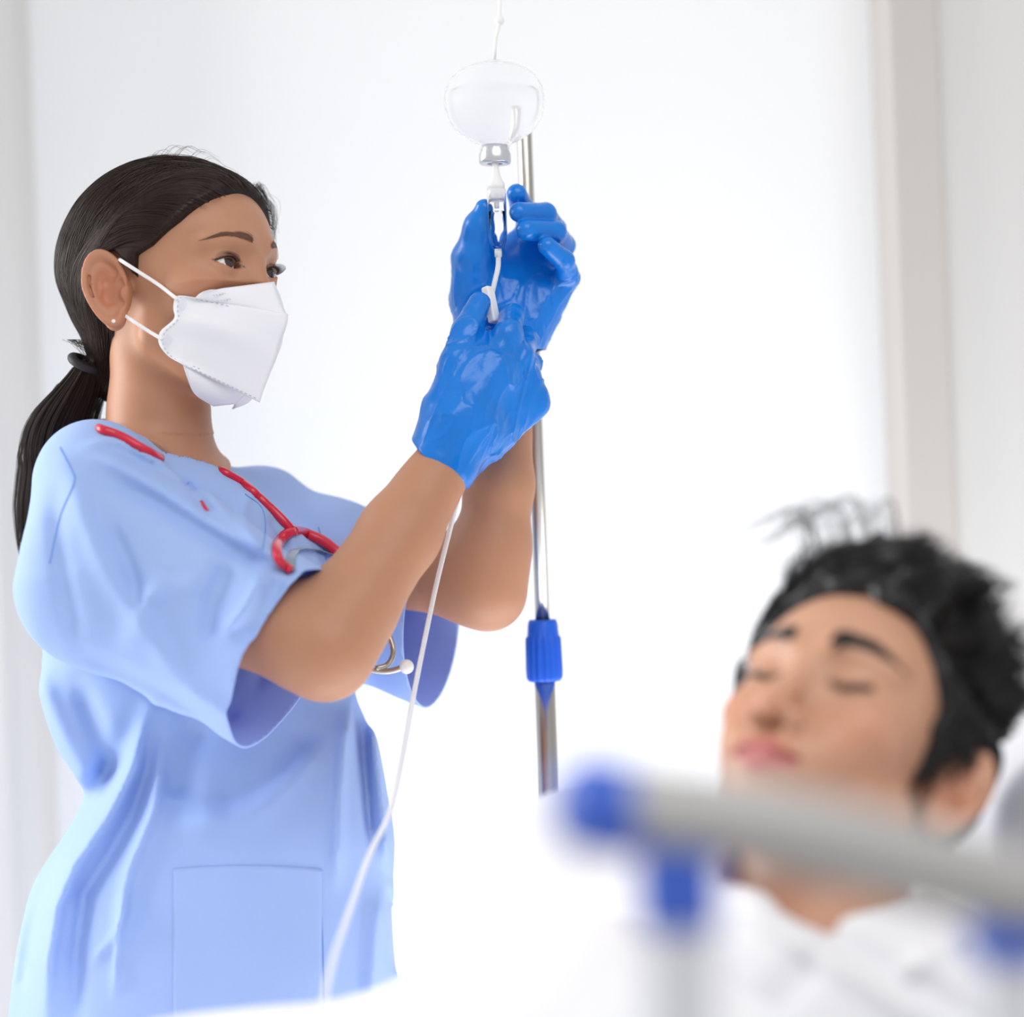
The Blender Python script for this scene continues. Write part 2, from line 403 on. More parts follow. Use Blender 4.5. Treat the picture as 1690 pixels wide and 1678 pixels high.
def head_sdf(p, o):
    """p in head coordinates: x forward, y left, z up; o: options"""
    q = p.copy(); q[:, 1] = np.abs(q[:, 1]); x, y, z = q.T
    jw = o.get('jaw', 1.0)
    d = ell(q, (-.012, 0, .034), (.094, .073, .076))
    d = smin(d, ell(q, (.024, 0, .030), (.063, .063, .056)), .02)
    d = smin(d, ell(q, (.028, 0, -.022), (.056, .056*jw, .062)), .03)
    d = smin(d, cap(q, (.004, .049*jw, -.050), (.060, .012*jw, -.094), .015*jw, .016), .02)
    d = smin(d, ell(q, (.040, 0, -.062), (.047, .040*jw, .036)), .02)
    d = smin(d, ell(q, (.070, 0, -.096), (.0165, .018*jw, .0145)), .014)
    d = smin(d, ell(q, (.053, .045, -.020), (.021, .017, .015)), .018)
    d = smin(d, ell(q, (.070, .030, -.044), (.015, .016, .020)), .018)
    d = smin(d, cap(q, (.081, .014, .025), (.064, .050, .024), .0075, .006), .012)
    # sockets
    d = smax(d, -ell(q, (.099, .030, .004), (.019, .019, .0125)), .012)
    # nose
    nl = o.get('nose', 1.0); nx = o.get('nx', 0.0)
    d = smin(d, cap(q, (.080, 0, .012), (.100+nx, 0, -.030), .0065, .0085*nl), .008)
    d = smin(d, sph(q, (.104+nx, 0, -.036), .0098*nl), .006)
    d = smin(d, ell(q, (.0945+nx*.7, .0125*nl, -.040), (.0095, .0068, .0075)), .005)
    if o.get('nostril', 1): d = smax(d, -ell(q, (.100, .0068*nl, -.0475), (.0055, .0036, .0050)), .003)
    # mouth
    d = smin(d, ell(q, (.080, 0, -.064), (.013, .026, .019)), .012)
    zm = -.0655+.0015*np.clip(y/.02, 0, 1)**2
    d = smin(d, ell(q, (.0885, .006, -.0600), (.0065, .0155, .0042)), .004)
    d = smin(d, ell(q, (.0875, 0, -.0715), (.0070, .0170, .0052)), .004)
    groove = np.sqrt((z-zm)**2+(x-.0955+.4*y)**2)-.0026; groove = smax(groove, y-.0245, .002)
    d = smax(d, -groove, .002)
    d = smax(d, -ell(q, (.097, 0, -.0515), (.003, .0035, .006)), .004)
    if o.get('masked'): d = d+.0085*np.clip((-.012-z)/.012, 0, 1)*np.clip((x-.035)/.03, 0, 1)
    # eyes
    ec = np.array([.0665, .0310, .003]); er = .0152
    s = (y-ec[1])/.0138; up = o.get('lid_up', .0052); lo = o.get('lid_lo', -.0042); zz = z-ec[2]-.0016*s
    par = 1-s*s
    ball = sph(q, ec, er)
    d = smin(d, ball, .004)
    if o.get('open', 1):
        op = np.maximum(zz-up*par*(1-.12*s), lo*par-zz)
        crease = np.sqrt((zz-up*par-.0034)**2+(x-ec[0]-.0125)**2*.1)-.0006
        hole = np.maximum(op, sph(q, ec, er+.004)); hole = np.maximum(hole, -(x-.066))
        d = smax(d, -np.maximum(crease, np.abs(s)-.95), .0014)
        d = smax(d, -np.maximum(hole, -(sph(q, ec, .0127))), .0012)
        inner = np.maximum(hole, -sph(q, ec, .0125)); d = np.maximum(d, -inner)
        # upper lid ledge
    else:
        line = np.abs(zz+.0045*par)-.0007; d = smax(d, -np.maximum(np.maximum(line, np.abs(s)-1.0), -ball-.0018), .0015)
    # ears
    ey = .0735
    def fe(pp):
        r = pp-np.array([-.018, ey, -.010]); th = math.radians(o.get('ear_out', 20))
        u = r[:, 0]*math.cos(th)-r[:, 1]*math.sin(th); w_ = r[:, 0]*math.sin(th)+r[:, 1]*math.cos(th)
        return ear_sdf(np.stack([u, r[:, 2], w_], 1))
    d = smin(d, within(q, (-.018, ey, -.010), .045, fe, .012), .004)
    return d

def cap_sdf(p, grow):                                   # the skull alone, grown, for hair
    d = ell(p, (-.012, 0, .034), (.094+grow, .073+grow, .076+grow))
    return smin(d, ell(p, (.024, 0, .030), (.063+grow, .063+grow, .056+grow)), .02)

# ------------------------------------------------------------------ room
def struct(o): o['kind'] = 'structure'; return o
WY = 2.62                                                # face of the recessed back wall
struct(box('wall_back', (-1.6, WY, 0), (2.2, WY+.12, 2.75), MAT['wall'], bevel=0))
XL = P(42, 800, WY-.12)[0]; XR = P(1467, 800, WY)[0]
pr = box('trim_1', (XR, WY-.13, 0), (XR+1.2, WY+.02, 2.75), MAT['pillar'], bevel=.004); struct(pr)
pl = box('trim_2', (XL-1.2, WY-.13, 0), (XL, WY+.02, 2.75), MAT['pillar'], bevel=.03); struct(pl)
struct(box('pillar_shade_strip', (XR-.006, WY-.145, 0), (XR+.05, WY-.02, 2.75), MAT['shade_strip'], bevel=.003))  # added strip, its darker colour stands in for the pillar's shaded side
struct(box('trim_4', (-1.6, 1.5, 2.44), (2.2, 1.54, 2.47), MAT['wall'], bevel=.003))
struct(box('floor', (-1.7, -.6, -.08), (2.2, WY+.1, 0), MAT['floor'], bevel=0))
struct(box('baseboard_back', (XL, WY-.015, 0), (XR, WY+.01, .09), MAT['wall'], bevel=.003))

# ------------------------------------------------------------------ nurse: body
HN = Frame(61, 12, 8, N(296, 474, -.005))
NO = dict(masked=1, jaw=.93, nose=.88, nx=-.007, nostril=0, open=1, ear_out=18, lid_up=.0050, lid_lo=-.0038)
px_ = lambda n: n*M0                                     # pixels at the nurse to metres

TR = np.array([(740, 262, 62, .060, .02), (775, 268, 105, .070, .01), (815, 270, 160, .082, .01), (870, 285, 205, .090, .015), (950, 305, 238, .090, .02), (1050, 318, 252, .090, .03), (1150, 330, 262, .092, .03),
               (1230, 358, 266, .097, .03), (1310, 386, 253, .104, .025), (1380, 374, 276, .112, .02), (1450, 352, 299, .122, .02), (1550, 341, 316, .136, .02), (1678, 336, 326, .146, .02), (1860, 335, 330, .15, .02)], float)
def interp_s(x, xp, fp):                                 # smooth interpolation
    i = np.clip(np.searchsorted(xp, x)-1, 0, len(xp)-2); t = np.clip((x-xp[i])/(xp[i+1]-xp[i]), 0, 1)
    m = np.gradient(fp, xp); h = xp[i+1]-xp[i]
    return (2*t**3-3*t**2+1)*fp[i]+(t**3-2*t**2+t)*h*m[i]+(-2*t**3+3*t**2)*fp[i+1]+(t**3-t**2)*h*m[i+1]
pO, nO = N(462, 1090, -.155), None                       # near sleeve opening
nO = np.array([.84, -.42, 0])*1.0; nO = RV*.80-UV*.37-FV*.42; nO /= np.linalg.norm(nO)
pF = N(712, 1030, .055); nF = RV*.93-UV*.06-FV*.36; nF /= np.linalg.norm(nF)
def sleeve_near(p):
    d = chain(p, [N(152, 792, -.095), N(158, 880, -.10), N(165, 955, -.105)], [.036, .052, .067], .03)
    # the lower sleeve is an oval tube
    a = N(160, 960, -.110); b = N(520, 1120, -.160); ba = b-a; t = np.clip(((p-a)@ba)/(ba@ba), 0, 1)
    q = p-a-t[:, None]*ba; u = RV*.41+UV*.91; w2 = FV
    du = q@u; dw = q@w2; dl = q@(ba/np.linalg.norm(ba)); R1 = .066+.012*t; R2 = .052+.002*t
    k0 = np.sqrt((du/R1)**2+(dw/R2)**2+(dl/R2)**2); d = smin(d, (k0-1)*np.minimum(R1, R2)*1.0, .03)
    d = smin(d, cap(p, N(160, 795, -.09), N(470, 1050, -.150), .046, .056), .03)
    return d
def sleeve_far(p):
    d = chain(p, [N(440, 850, .10), N(560, 950, .09), N(720, 1030, .055)], [.040, .058, .062], .03)
    a = N(560, 980, .085); b = N(735, 1042, .050)
    ba = b-a; t = np.clip(((p-a)@ba)/(ba@ba), 0, 1); q = p-a-t[:, None]*ba
    du = q@UV; dr = q@RV; dw = q@FV
    k0 = np.sqrt((du/.071)**2+(dw/.052)**2+(dr/.05)**2); return smin(d, (k0-1)*.05, .03)
def torso_f(p):
    x, y, d = to_px(p)
    cx = interp_s(y, TR[:, 0], TR[:, 1]); hw = interp_s(y, TR[:, 0], TR[:, 2])*M0; dh = interp_s(y, TR[:, 0], TR[:, 3]); cd = interp_s(y, TR[:, 0], TR[:, 4])
    X = (x-cx)*M0*d/D0; Yv = d-D0-cd
    hx_ = np.abs(X)/hw; hy = np.abs(Yv)/dh
    k = (hx_**2.3+hy**2.3+1e-9)**(1/2.3)
    d_ = (k-1)*np.minimum(hw, dh)
    top = (TR[0, 0]-y)*M0; bt = (y-1850)*M0
    return np.maximum(np.maximum(d_, top), bt)
NKa = N(150, 712, 0); NKn = UV*.93+RV*.36; NKn = NKn/np.linalg.norm(NKn)
def neck_hole(p):                                        # negative inside the neck opening
    c = N(257, 752, .004); q = p-c; h = q@NKn; r = q-h[:, None]*NKn
    ax_u = RV*.93-UV*.36; u = r@ax_u; v_ = r@FV
    rad = (np.sqrt((u/.0550)**2+(v_/.047)**2)-1)*.047
    return np.maximum(rad, -h)
def neck_tube(p):                                        # cloth standing up round the neck, cut later by the neckline plane
    c = N(257, 752, .004); q = p-c; h = q@NKn; r = q-h[:, None]*NKn
    u = r@(RV*.93-UV*.36); v_ = r@FV; rad = (np.sqrt((u/.0545)**2+(v_/.046)**2)-1)*.046
    return np.maximum(np.maximum(rad, h-.012), -h-.05)
def tunic0(p):
    d = torso_f(p)
    sh = smin(cap(p, N(245, 775, .01), N(148, 778, -.085), .030, .036), cap(p, N(280, 812, .02), N(430, 842, .10), .028, .038), .03)
    d = smin(d, sh, .03)
    d = smin(d, smax(within(p, N(320, 960, -.11), .29, sleeve_near, .05), (p-pO)@nO-.016, .0008), .022)
    d = smin(d, smax(within(p, N(590, 960, .08), .22, sleeve_far, .05), (p-pF)@nF-.016, .0008), .02)
    d = smin(d, neck_tube(p), .006)
    return d
# right (near) arm, left (far) arm
nSH, nEL, nWR = N(165, 830, -.10), N(534, 1068, -.160), N(733, 762, -.075)
fSH, fEL, fWR = N(440, 860, .11), N(798, 968, .03), N(836, 640, .03)
def under_cloth(d, p, margin, c, n_, reach, slope=3):    # keep the body inside the garment, free beyond an opening
    m = d < .02
    if m.any(): d[m] = smax(d[m], tunic0(p[m])+margin-(slope*np.maximum(0, (p[m]-c)@n_+reach) if c is not None else 0), .004)
    return d
def near_arm(p):
    d = chain(p, [nSH, N(330, 985, -.135), nEL], [.050, .046, .037], .01)
    d = smin(d, chain(p, [nEL, N(580, 1000, -.138), N(660, 880, -.105), nWR], [.036, .0375, .0335, .0265], .012), .03)
    d = smin(d, sph(p, N(540, 1094, -.162), .020), .02)
    return under_cloth(d, p, .012, pO, nO, .045)
def far_arm(p):
    d = chain(p, [fSH, N(640, 925, .075), fEL], [.046, .042, .032], .01)
    d = smin(d, chain(p, [fEL, N(812, 900, .028), N(824, 800, .028), fWR], [.032, .0335, .030, .0235], .012), .03)
    d = smin(d, sph(p, N(816, 992, .035), .018), .02)
    return under_cloth(d, p, .012, pF, nF, .045)
def hand_near(p):                                        # right hand: back of the hand to the camera, fingers closed on the clamp
    W = N(733, 755, -.072)
    K = [N(838, 552, -.055), N(858, 590, -.045), N(866, 622, -.035), N(862, 655, -.025)]
    d = chain(p, [W, N(758, 690, -.07), N(800, 620, -.062)], [.0275, .029, .024], .012)
    for i, k in enumerate(K):
        d = smin(d, cap(p, N(760+i*4, 705, -.062+i*.006), k, .019, .0125-.0006*i), .014)
    # folded fingers: knuckle - middle joint - tip, closing behind the tube
    PIP = [N(845, 522, -.026), N(868, 560, -.008), N(874, 600, .002), N(866, 640, .008)]
    DIP = [N(824, 520, .006), N(843, 546, .014), N(848, 590, .020), N(842, 630, .022)]
    TIP = [N(806, 528, -.004), N(818, 556, .004), N(822, 600, .008), N(820, 636, .010)]
    for k, a, b, c in zip(K, PIP, DIP, TIP):
        d = smin(d, chain(p, [k, a, b, c], [.0118, .0104, .0094, .0082], .004), .005)
    # thumb
    d = smin(d, chain(p, [N(745, 672, -.066), N(757, 600, -.064), N(771, 548, -.052), N(791, 500, -.038)], [.021, .0165, .0130, .0098], .006), .010)
    # web between thumb and index
    d = smin(d, chain(p, [N(770, 645, -.060), N(818, 622, -.057)], [.014, .014]), .014)
    return d
def hand_far(p):                                         # left hand: palm to the camera, fingers wrapped round the chamber
    W = N(838, 628, .034)
    d = chain(p, [W, N(834, 560, .040), N(826, 490, .046)], [.0245, .026, .024], .012)
    d = smin(d, chain(p, [N(803, 400, .034), N(806, 450, .044), N(822, 490, .048)], [.010, .016, .022], .01), .014)
    d = smin(d, chain(p, [N(856, 410, .056), N(842, 480, .052)], [.016, .020], .01), .014)
    K = [N(868, 408, .056), N(889, 425, .056), N(906, 452, .052), N(914, 485, .044)]
    for i, k in enumerate(K): d = smin(d, cap(p, N(822+i*14, 545, .044), k, .018, .0120), .016)
    d = smin(d, chain(p, [N(790, 530, .034), N(783, 470, .030)], [.020, .017]), .016)       # ball of the thumb
    d = smin(d, chain(p, [N(783, 480, .028), N(783, 425, .018), N(791, 376, .010), N(799, 343, .004)], [.0165, .0140, .0118, .0080], .006), .008)
    d = smin(d, chain(p, [K[0], N(872, 362, .052), N(860, 338, .034), N(853, 320, .018)], [.0115, .0108, .0100, .0092], .003), .004)
    d = np.minimum(d, 1e3)
    fs = [[K[1], N(915, 378, .046), N(900, 353, .018), N(857, 350, -.004)],
          [K[2], N(930, 405, .042), N(916, 383, .012), N(868, 379, -.008)],
          [K[3], N(938, 458, .034), N(931, 430, .008), N(903, 406, -.006)]]
    for f_, r0 in zip(fs, (.0098, .0100, .0092)):
        c = chain(p, f_, [.0115, .0105, r0, r0*.93], .003)
        d = smin(d, c, .0028)
    return d
hN_c, hN_R = N(800, 640, -.035), .135
hF_c, hF_R = N(840, 460, .03), .125
aN_c, aN_R = N(430, 930, -.11), .27
aF_c, aF_R = N(640, 880, .07), .27

def neck_f(p):
    d = chain(p, [HN.wld((-.026, 0, -.035)), N(262, 690, .0), N(268, 800, .005)], [.044, .0415, .050], .02)
    d = smin(d, cap(p, N(262, 790, .01), N(120+60, 800, -.07), .036, .038), .03)
    d = smin(d, cap(p, N(268, 790, .01), N(400, 835, .09), .036, .038), .03)
    m = d < .02
    if m.any():
        q = p[m]-N(257, 752, .004); h = q@NKn; r = q-h[:, None]*NKn; rad = (np.sqrt((r@(RV*.93-UV*.36)/.0545)**2+(r@FV/.046)**2)-1)*.046
        d[m] = smax(d[m], tunic0(p[m])+.006-3*np.maximum(0, .004+.9*np.maximum(h, 0)-rad), .003)
    return d
def trunk_f(p):
    d = chain(p, [N(285, 900, .01), N(345, 1200, .02), N(350, 1600, .02)], [.080, .062, .080], .05)
    d = smin(d, cap(p, N(180, 860, -.06), N(410, 900, .08), .055, .055), .05)
    return under_cloth(d, p, .016, None, None, 0)
def nurse_body(p):
    d = within(p, HN.o, .155, lambda q: head_sdf(HN.loc(q), NO), .03)
    d = smin(d, within(p, N(265, 740), .16, neck_f, .04), .016)
    d = smin(d, trunk_f(p), .03)
    d = smin(d, within(p, aN_c, aN_R, near_arm, .03), .012)
    d = smin(d, within(p, aF_c, aF_R, far_arm, .03), .012)
    d = smin(d, within(p, hN_c, hN_R, lambda q: hand_near(q)+.003, .02), .006)
    d = smin(d, within(p, hF_c, hF_R, lambda q: hand_far(q)+.003, .02), .006)
    return d
lo = N(60, 1750, 0); hi = N(960, 220, 0)
hx = N(296, 474)
v, fa = extract(nurse_body, (lo[0], D0-.24, lo[2]), (hi[0], D0+.21, hi[2]), .0042,
                fine=[[(hx[0]-.10, hx[0]+.115, .0016)], [(D0-.10, D0+.06, .0016)], [(hx[2]-.13, hx[2]+.13, .0016)]])
def skin_col(v, Fr, base, o, lips):
    q = Fr.loc(v); y = np.abs(q[:, 1]); x, z = q[:, 0], q[:, 2]
    c = np.tile(np.array(base), (len(v), 1)); g = lambda s_: np.exp(-s_)
    def mixc(m, col): 
        m = np.clip(m, 0, 1)[:, None]; c[:] = c*(1-m)+np.array(col)*m
    red = np.array(base)*np.array([1.06, .78, .72])
    mixc(.45*g(((x-.07)/.03)**2+((y-.045)/.02)**2+((z+.03)/.02)**2), red)
    mixc(.6*g(((x+.018)/.03)**2+((y-.08)/.012)**2+((z+.01)/.035)**2), red)       # ears run warmer
    mixc(.5*g(((x-.105)/.012)**2+(y/.012)**2+((z+.036)/.012)**2), red)
    lip = (np.abs(z+.066) < .0135-.38*y**1*1.2) & (x > .075) & (y < .026)
    if lips: mixc(lip*.85, lips)
    if o.get('nostril'): mixc(.9*g(((x-.1005)/.005)**2+((y-.0072)/.0034)**2+((z+.0475)/.004)**2), (.06, .02, .015))  # shade inside the nostrils, painted into the skin colour
    # thin dark rim of the lids
    s = (y-.031)/.0138; zz = z-.003-.0016*s; par = np.clip(1-s*s, 0, 1)
    if o.get('open', 1):
        up = np.exp(-((zz-o['lid_up']*par*(1-.12*s)-.0006)/.0009)**2)*(np.abs(s) < 1.1)*(x > .06)
        mixc(.85*up, (.03, .015, .012))
        lw = np.exp(-((zz-o['lid_lo']*par+.0006)/.0008)**2)*(np.abs(s) < 1.0)*(x > .06); mixc(.35*lw, (.15, .05, .04))
        cr = np.exp(-((zz-o['lid_up']*par-.0036)/.0010)**2)*(np.abs(s) < 1.05)*(x > .06); mixc(.3*cr, (.25, .09, .06))
    else:
        ln = np.exp(-((zz+.0045*par)/.0026)**2)*(np.abs(s) < 1.05)*(x > .055); mixc(.9*ln, (.04, .02, .015))
    return c
nc = skin_col(v, HN, (.49, .24, .14), NO, (.55, .18, .15))
nurse = mesh('person', v, fa, MAT['skin'], col=nc)
tag(nurse, 'standing nurse in light blue scrubs, white mask and blue gloves reaching up to the drip', 'person')

# eyes
def eyeball(parent, Fr, side, gaze):
    c = np.array([.0665, .031*side, .003]); r = .0130
    g = np.array(gaze, float); g /= np.linalg.norm(g); u = np.cross(g, [0, 0, 1]); u /= np.linalg.norm(u); w_ = np.cross(u, g)
    V = [c+r*g]; rings = [.03, .1, .17, .2, .28, .36, .42, .46, .5, .54, .6, .8, 1.1, 1.5, 2.0, 2.6]; cc = [(.003, .003, .003)]
    for t in rings:
        for a in np.linspace(0, 2*np.pi, 32, endpoint=False):
            rr = r*(1.0 if t > .5 else 1.0+.035*(1-(t/.5)**2))
            V.append(c+rr*(math.cos(t)*g+math.sin(t)*(math.cos(a)*u+math.sin(a)*w_)))
            k = .85+.15*math.sin(a*11)
            cc.append((.003, .003, .003) if t < .19 else ((.045*k, .022*k, .012*k) if t < .44 else ((.02, .012, .01) if t < .48 else (.78, .76, .75))))
    V.append(c-r*g); cc.append((.7, .6, .6)); Fc = [(0, 1+(k+1) % 32, 1+k) for k in range(32)]
    for i in range(len(rings)-1):
        for k in range(32): k2 = (k+1) % 32; Fc.append((1+i*32+k, 1+i*32+k2, 1+(i+1)*32+k2, 1+(i+1)*32+k))
    n = len(V)-1; Fc += [(n, 1+(len(rings)-1)*32+k, 1+(len(rings)-1)*32+(k+1) % 32) for k in range(32)]
    return mesh('eye', Fr.wld(V), Fc, MAT['eye'], parent, col=np.array(cc))
for sd in (-1, 1): eyeball(nurse, HN, sd, (.95, -.05, .16))

# lashes and brows (fine hairs)
def lashes(Fr, o, parent, sd, closed=False):
    C_ = []
    for i in range(46):
        s = -0.92+1.9*i/45; par = max(0, 1-s*s); y = .031+.0138*s
        z = .003+.0016*s+o.get('lid_up', 0)*par*(1-.12*s); x = .0665+math.sqrt(max(.0152**2-(y-.031)**2-(z-.003)**2, 1e-6))
        L = .0055+.003*max(s, 0)
        t = np.linspace(0, 1, 5)[:, None]
        if closed:
            z = .003+.0016*s-.0045*par; x = .0665+math.sqrt(max(.0152**2-(y-.031)**2-(z-.003)**2, 1e-6)); C_.append(np.array([x-.0006, sd*y, z])+t*np.array([.003, sd*L*.3*s, -.0035])); continue
        C_.append(np.array([x-.0004, sd*y, z])+t*np.array([L*.9, sd*L*(.25+.5*s), 0])+t**2*np.array([0, 0, L*.6]))
    return strands('eyelashes', Fr.wld(np.array(C_)), .0006 if closed else .00022, MAT['lash'], parent)
def brow(Fr, parent, sd, f, m, n=170, rad=.00022, L=.008, tilt=0.0, thick=.0028, z0=.0235):
    t = rng.random(n); off = rng.normal(0, .45, n)
    y = .013+t*.036; z = z0+.0045*np.sin(np.clip(t*1.15, 0, 1)*np.pi*.62)-.004*np.clip(t-.62, 0, 1)/.38+off*thick*(1.05-t)+tilt*t
    R0 = np.stack([np.full(n, .13), sd*y, z], 1)
    k = 5; C_ = np.zeros((n, k, 3))
    for j in range(k):
        q = R0.copy(); q[:, 1] += sd*L*j/(k-1)*(.75+.2*t); q[:, 2] += L*j/(k-1)*(.45-.75*t)
        lo_, hi_ = np.full(n, .04), np.full(n, .13)
        for _ in range(16):
            mid = (lo_+hi_)/2; q[:, 0] = mid; d = f(q); lo_ = np.where(d < 0, mid, lo_); hi_ = np.where(d < 0, hi_, mid)
        q[:, 0] = lo_+.0006; C_[:, j] = q
    return strands('eyebrow', Fr.wld(C_.reshape(-1, 3)).reshape(n, k, 3), rad, m, parent, tip=.4)
for sd in (-1, 1):
    lashes(HN, NO, nurse, sd)
    brow(HN, nurse, sd, lambda q: head_sdf(q, NO), MAT['brow'], n=300, rad=.00018, L=.009, thick=.0034, z0=.0235)

# earring
er_ = HN.wld((-.012, -.0790, -.0395)); 
def ball(name, c, r, m, parent, seg=20):
    a = np.linspace(0, np.pi, seg//2+1); return lathe(name, [(r*math.sin(t), -r*math.cos(t)) for t in a], m, parent, c, (0, 0, 1), seg)
ball('earring', er_+np.array([0, -.004, 0]), .0023, MAT['pearl'], nurse)

# ------------------------------------------------------------------ nurse: hair
TIE = np.array([-.086, .000, -.083])
HP = [(.083, .088), (.075, .066), (.052, .040), (.028, .022), (.012, .016), (.006, -.002), (.000, .012), (-.010, .024), (-.026, .024), (-.038, .008), (-.040, -.02), (-.044, -.06), (-.060, -.092), (-.12, -.11), (-.14, .0), (-.12, .13), (.03, .16)]
def hair_base(q):
    d = cap_sdf(q, .0075)
    d = smin(d, cap(q, (-.050, 0, .01), (-.078, 0, -.072), .058, .020), .03)
    y = np.abs(q[:, 1])
    cut = poly2(q[:, 0]-.0*y, q[:, 2], HP)
    return smax(d, cut, .004)
def hair_w(p): return hair_base(HN.loc(p))
c0 = HN.wld((-.015, 0, .01))
v, fa = extract(hair_w, c0-.15, c0+.15, .0028)
hairo = mesh('hair', v, fa, MAT['hair'], nurse)
def flow(n, starts, end, f, c, lift=(.0004, .0022), k=22, poly=None, wig=.0012):
    d0 = starts-c; L0 = np.linalg.norm(d0, axis=1); d0 /= L0[:, None]
    e = end+rng.normal(0, .005, (n, 3)); d1 = e-c; d1 /= np.linalg.norm(d1, axis=1)[:, None]
    t = np.linspace(0, 1, k)
    def slerp(A, Bq, tt):
        om = np.arccos(np.clip((A*Bq).sum(-1), -1, 1))[..., None]+1e-6; tt = tt[..., None]
        return (np.sin((1-tt)*om)*A+np.sin(tt*om)*Bq)/np.sin(om)
    T_ = np.broadcast_to(t, (n, k)); A0 = np.broadcast_to(d0[:, None], (n, k, 3)); A1 = np.broadcast_to(d1[:, None], (n, k, 3))
    fwd_ = np.clip((starts[:, 0]+.02)/.06, 0, 1)[:, None]*np.clip(1-(starts[:, 2]-.02)/.16, .3, 1)[:, None]
    wp = np.stack([np.full(n, -.045), np.clip(starts[:, 1]*1.1, -.055, .055), np.full(n, .055)], 1)+starts*np.array([0, 0, .25])-c
    wp /= np.linalg.norm(wp, axis=1)[:, None]
    om0 = slerp(d0, d1, np.full(n, .45)); wp = om0*(1-fwd_)+wp*fwd_; wp /= np.linalg.norm(wp, axis=1)[:, None]
    Wp = np.broadcast_to(wp[:, None], (n, k, 3)); D = slerp(slerp(A0, Wp, T_), slerp(Wp, A1, T_), T_)
    D = D/np.linalg.norm(D, axis=2)[..., None]; dd = D.reshape(-1, 3)
    lo_, hi_ = np.full(len(dd), .02), np.full(len(dd), .17)
    for _ in range(16):
        mid = (lo_+hi_)/2; d = f(c+dd*mid[:, None]); lo_ = np.where(d < 0, mid, lo_); hi_ = np.where(d < 0, hi_, mid)
    up = rng.uniform(*lift, n)[:, None]*np.sin(np.clip(t*1.0, 0, 1)*np.pi)[None]**.5-.0006*(t[None] < .01)
    q = c+dd*(lo_+up.reshape(-1))[:, None]; q = q.reshape(n, k, 3)
    q += (noise3(q.reshape(-1, 3)*60+3)*wig).reshape(n, k, 1)*np.array([0.3, .3, 1])
    if poly is not None:
        s = poly2(q[..., 0].ravel(), q[..., 2].ravel(), poly).reshape(n, k)
        q = q[(s[:, 1:-4] < .005).all(1)]
    return q
fcap = lambda q: smin(cap_sdf(q, .0075), cap(q, (-.050, 0, .01), (-.078, 0, -.072), .058, .020), .03)
cc_ = np.array([-.03, 0, .015])
n = 9000
st = rng.normal(0, 1, (n, 3)); st /= np.linalg.norm(st, axis=1)[:, None]; st[:, 2] = st[:, 2]*.8+.25; st = cc_+st*.1
st = st[poly2(st[:, 0], st[:, 2], HP) < 0]
hl = np.array(HP[:5]); tt = rng.random(2600)*3.99; ii = tt.astype(int); fr = (tt-ii)[:, None]
q2 = hl[ii]*(1-fr)+hl[ii+1]*fr-np.array([.002, 0]); sg = rng.choice([-1, 1], len(q2))
yy = np.interp(q2[:, 1], [.015, .04, .066, .088], [.070, .060, .040, .004])*sg
st2 = np.stack([q2[:, 0]-.003, yy, q2[:, 1]+.002], 1)
q = np.concatenate([flow(len(st), st, TIE, fcap, cc_, poly=HP), flow(len(st2), st2, TIE, fcap, cc_, poly=HP, lift=(.0008, .003))])
so = strands('hair_strands', HN.wld(q.reshape(-1, 3)).reshape(q.shape), .00028, MAT['hair'], hairo, tip=.6); so['kind'] = 'stuff'
# loose strands at the temples and nape
fl = []
for i in range(60):
    a = HN.wld((.078-.01*rng.random(), .012+.02*rng.random(), .078+.006*rng.random())); b = N(452+rng.normal(0, 4), 350+rng.normal(0, 14), .04); c = N(450+rng.normal(0, 4), 392+rng.normal(0, 14), .035)
    fl.append(spline([a, N(432+rng.normal(0, 3), 315+rng.normal(0, 4), .045), b, c], 12))
for i in range(26):
    t = rng.random(); x = 200+180*t; y = 250+30*(t-.4)**2*8
    fl.append(spline([N(x, y+14, 0), N(x+26, y-6-rng.random()*6, 0), N(x+50+rng.random()*10, y+rng.random()*8, 0)], 12))
for i in range(40):
    t = rng.random(); fl.append(spline([N(122+rng.normal(0, 8), 560, .0), N(170+rng.normal(0, 10), 600+rng.normal(0, 10), 0), N(168+rng.normal(0, 12), 640+rng.normal(0, 12), 0)], 12))
so = strands('loose_strands', np.array(fl), .00016, MAT['hair'], hairo); so['kind'] = 'stuff'
# ponytail
PT = [N(140, 600, .012), N(116, 660, .02), N(92, 730, .03), N(76, 810, .035), N(66, 890, .04), N(56, 975, .045)]
PR = [.0115, .023, .028, .024, .016, .005]
pony = lambda p: np.minimum(chain(p, PT, PR, .01), 1e3)+.0016*noise3(p*np.array([180, 180, 14]))
v, fa = extract(lambda p: pony(p)+.007, N(0, 1010, -.05), N(190, 580, .09), .003)
pt = mesh('ponytail', v, fa, MAT['hair'], nurse)
n = 3200; spn = spline(PT, 26); rrn = np.interp(np.linspace(0, 1, 26), np.linspace(0, 1, 6), PR)
a = rng.random(n)*2*np.pi; rad = np.sqrt(rng.uniform(.25, 1.0, n))*(1+.25*(rng.random(n) > .85)); off = np.stack([np.cos(a)*rad, np.sin(a)*rad], 1)
q = spn[None]+rrn[None, :, None]*1.05*(off[:, :1, None]*np.array([1, 0, .25])+off[:, 1:, None]*np.array([0, 1, 0]))
ln = rng.uniform(.75, 1.02, n); idx = np.clip(np.linspace(0, 1, 26)[None]*ln[:, None]*25, 0, 25); i0 = np.clip(idx.astype(int), 0, 24); fr = (idx-i0)[..., None]
ar = np.arange(n)[:, None]; q = q[ar, i0]*(1-fr)+q[ar, i0+1]*fr
q += (noise3(q.reshape(-1, 3)*22)*.006).reshape(n, 26, 1)*np.array([1, 0, 0])
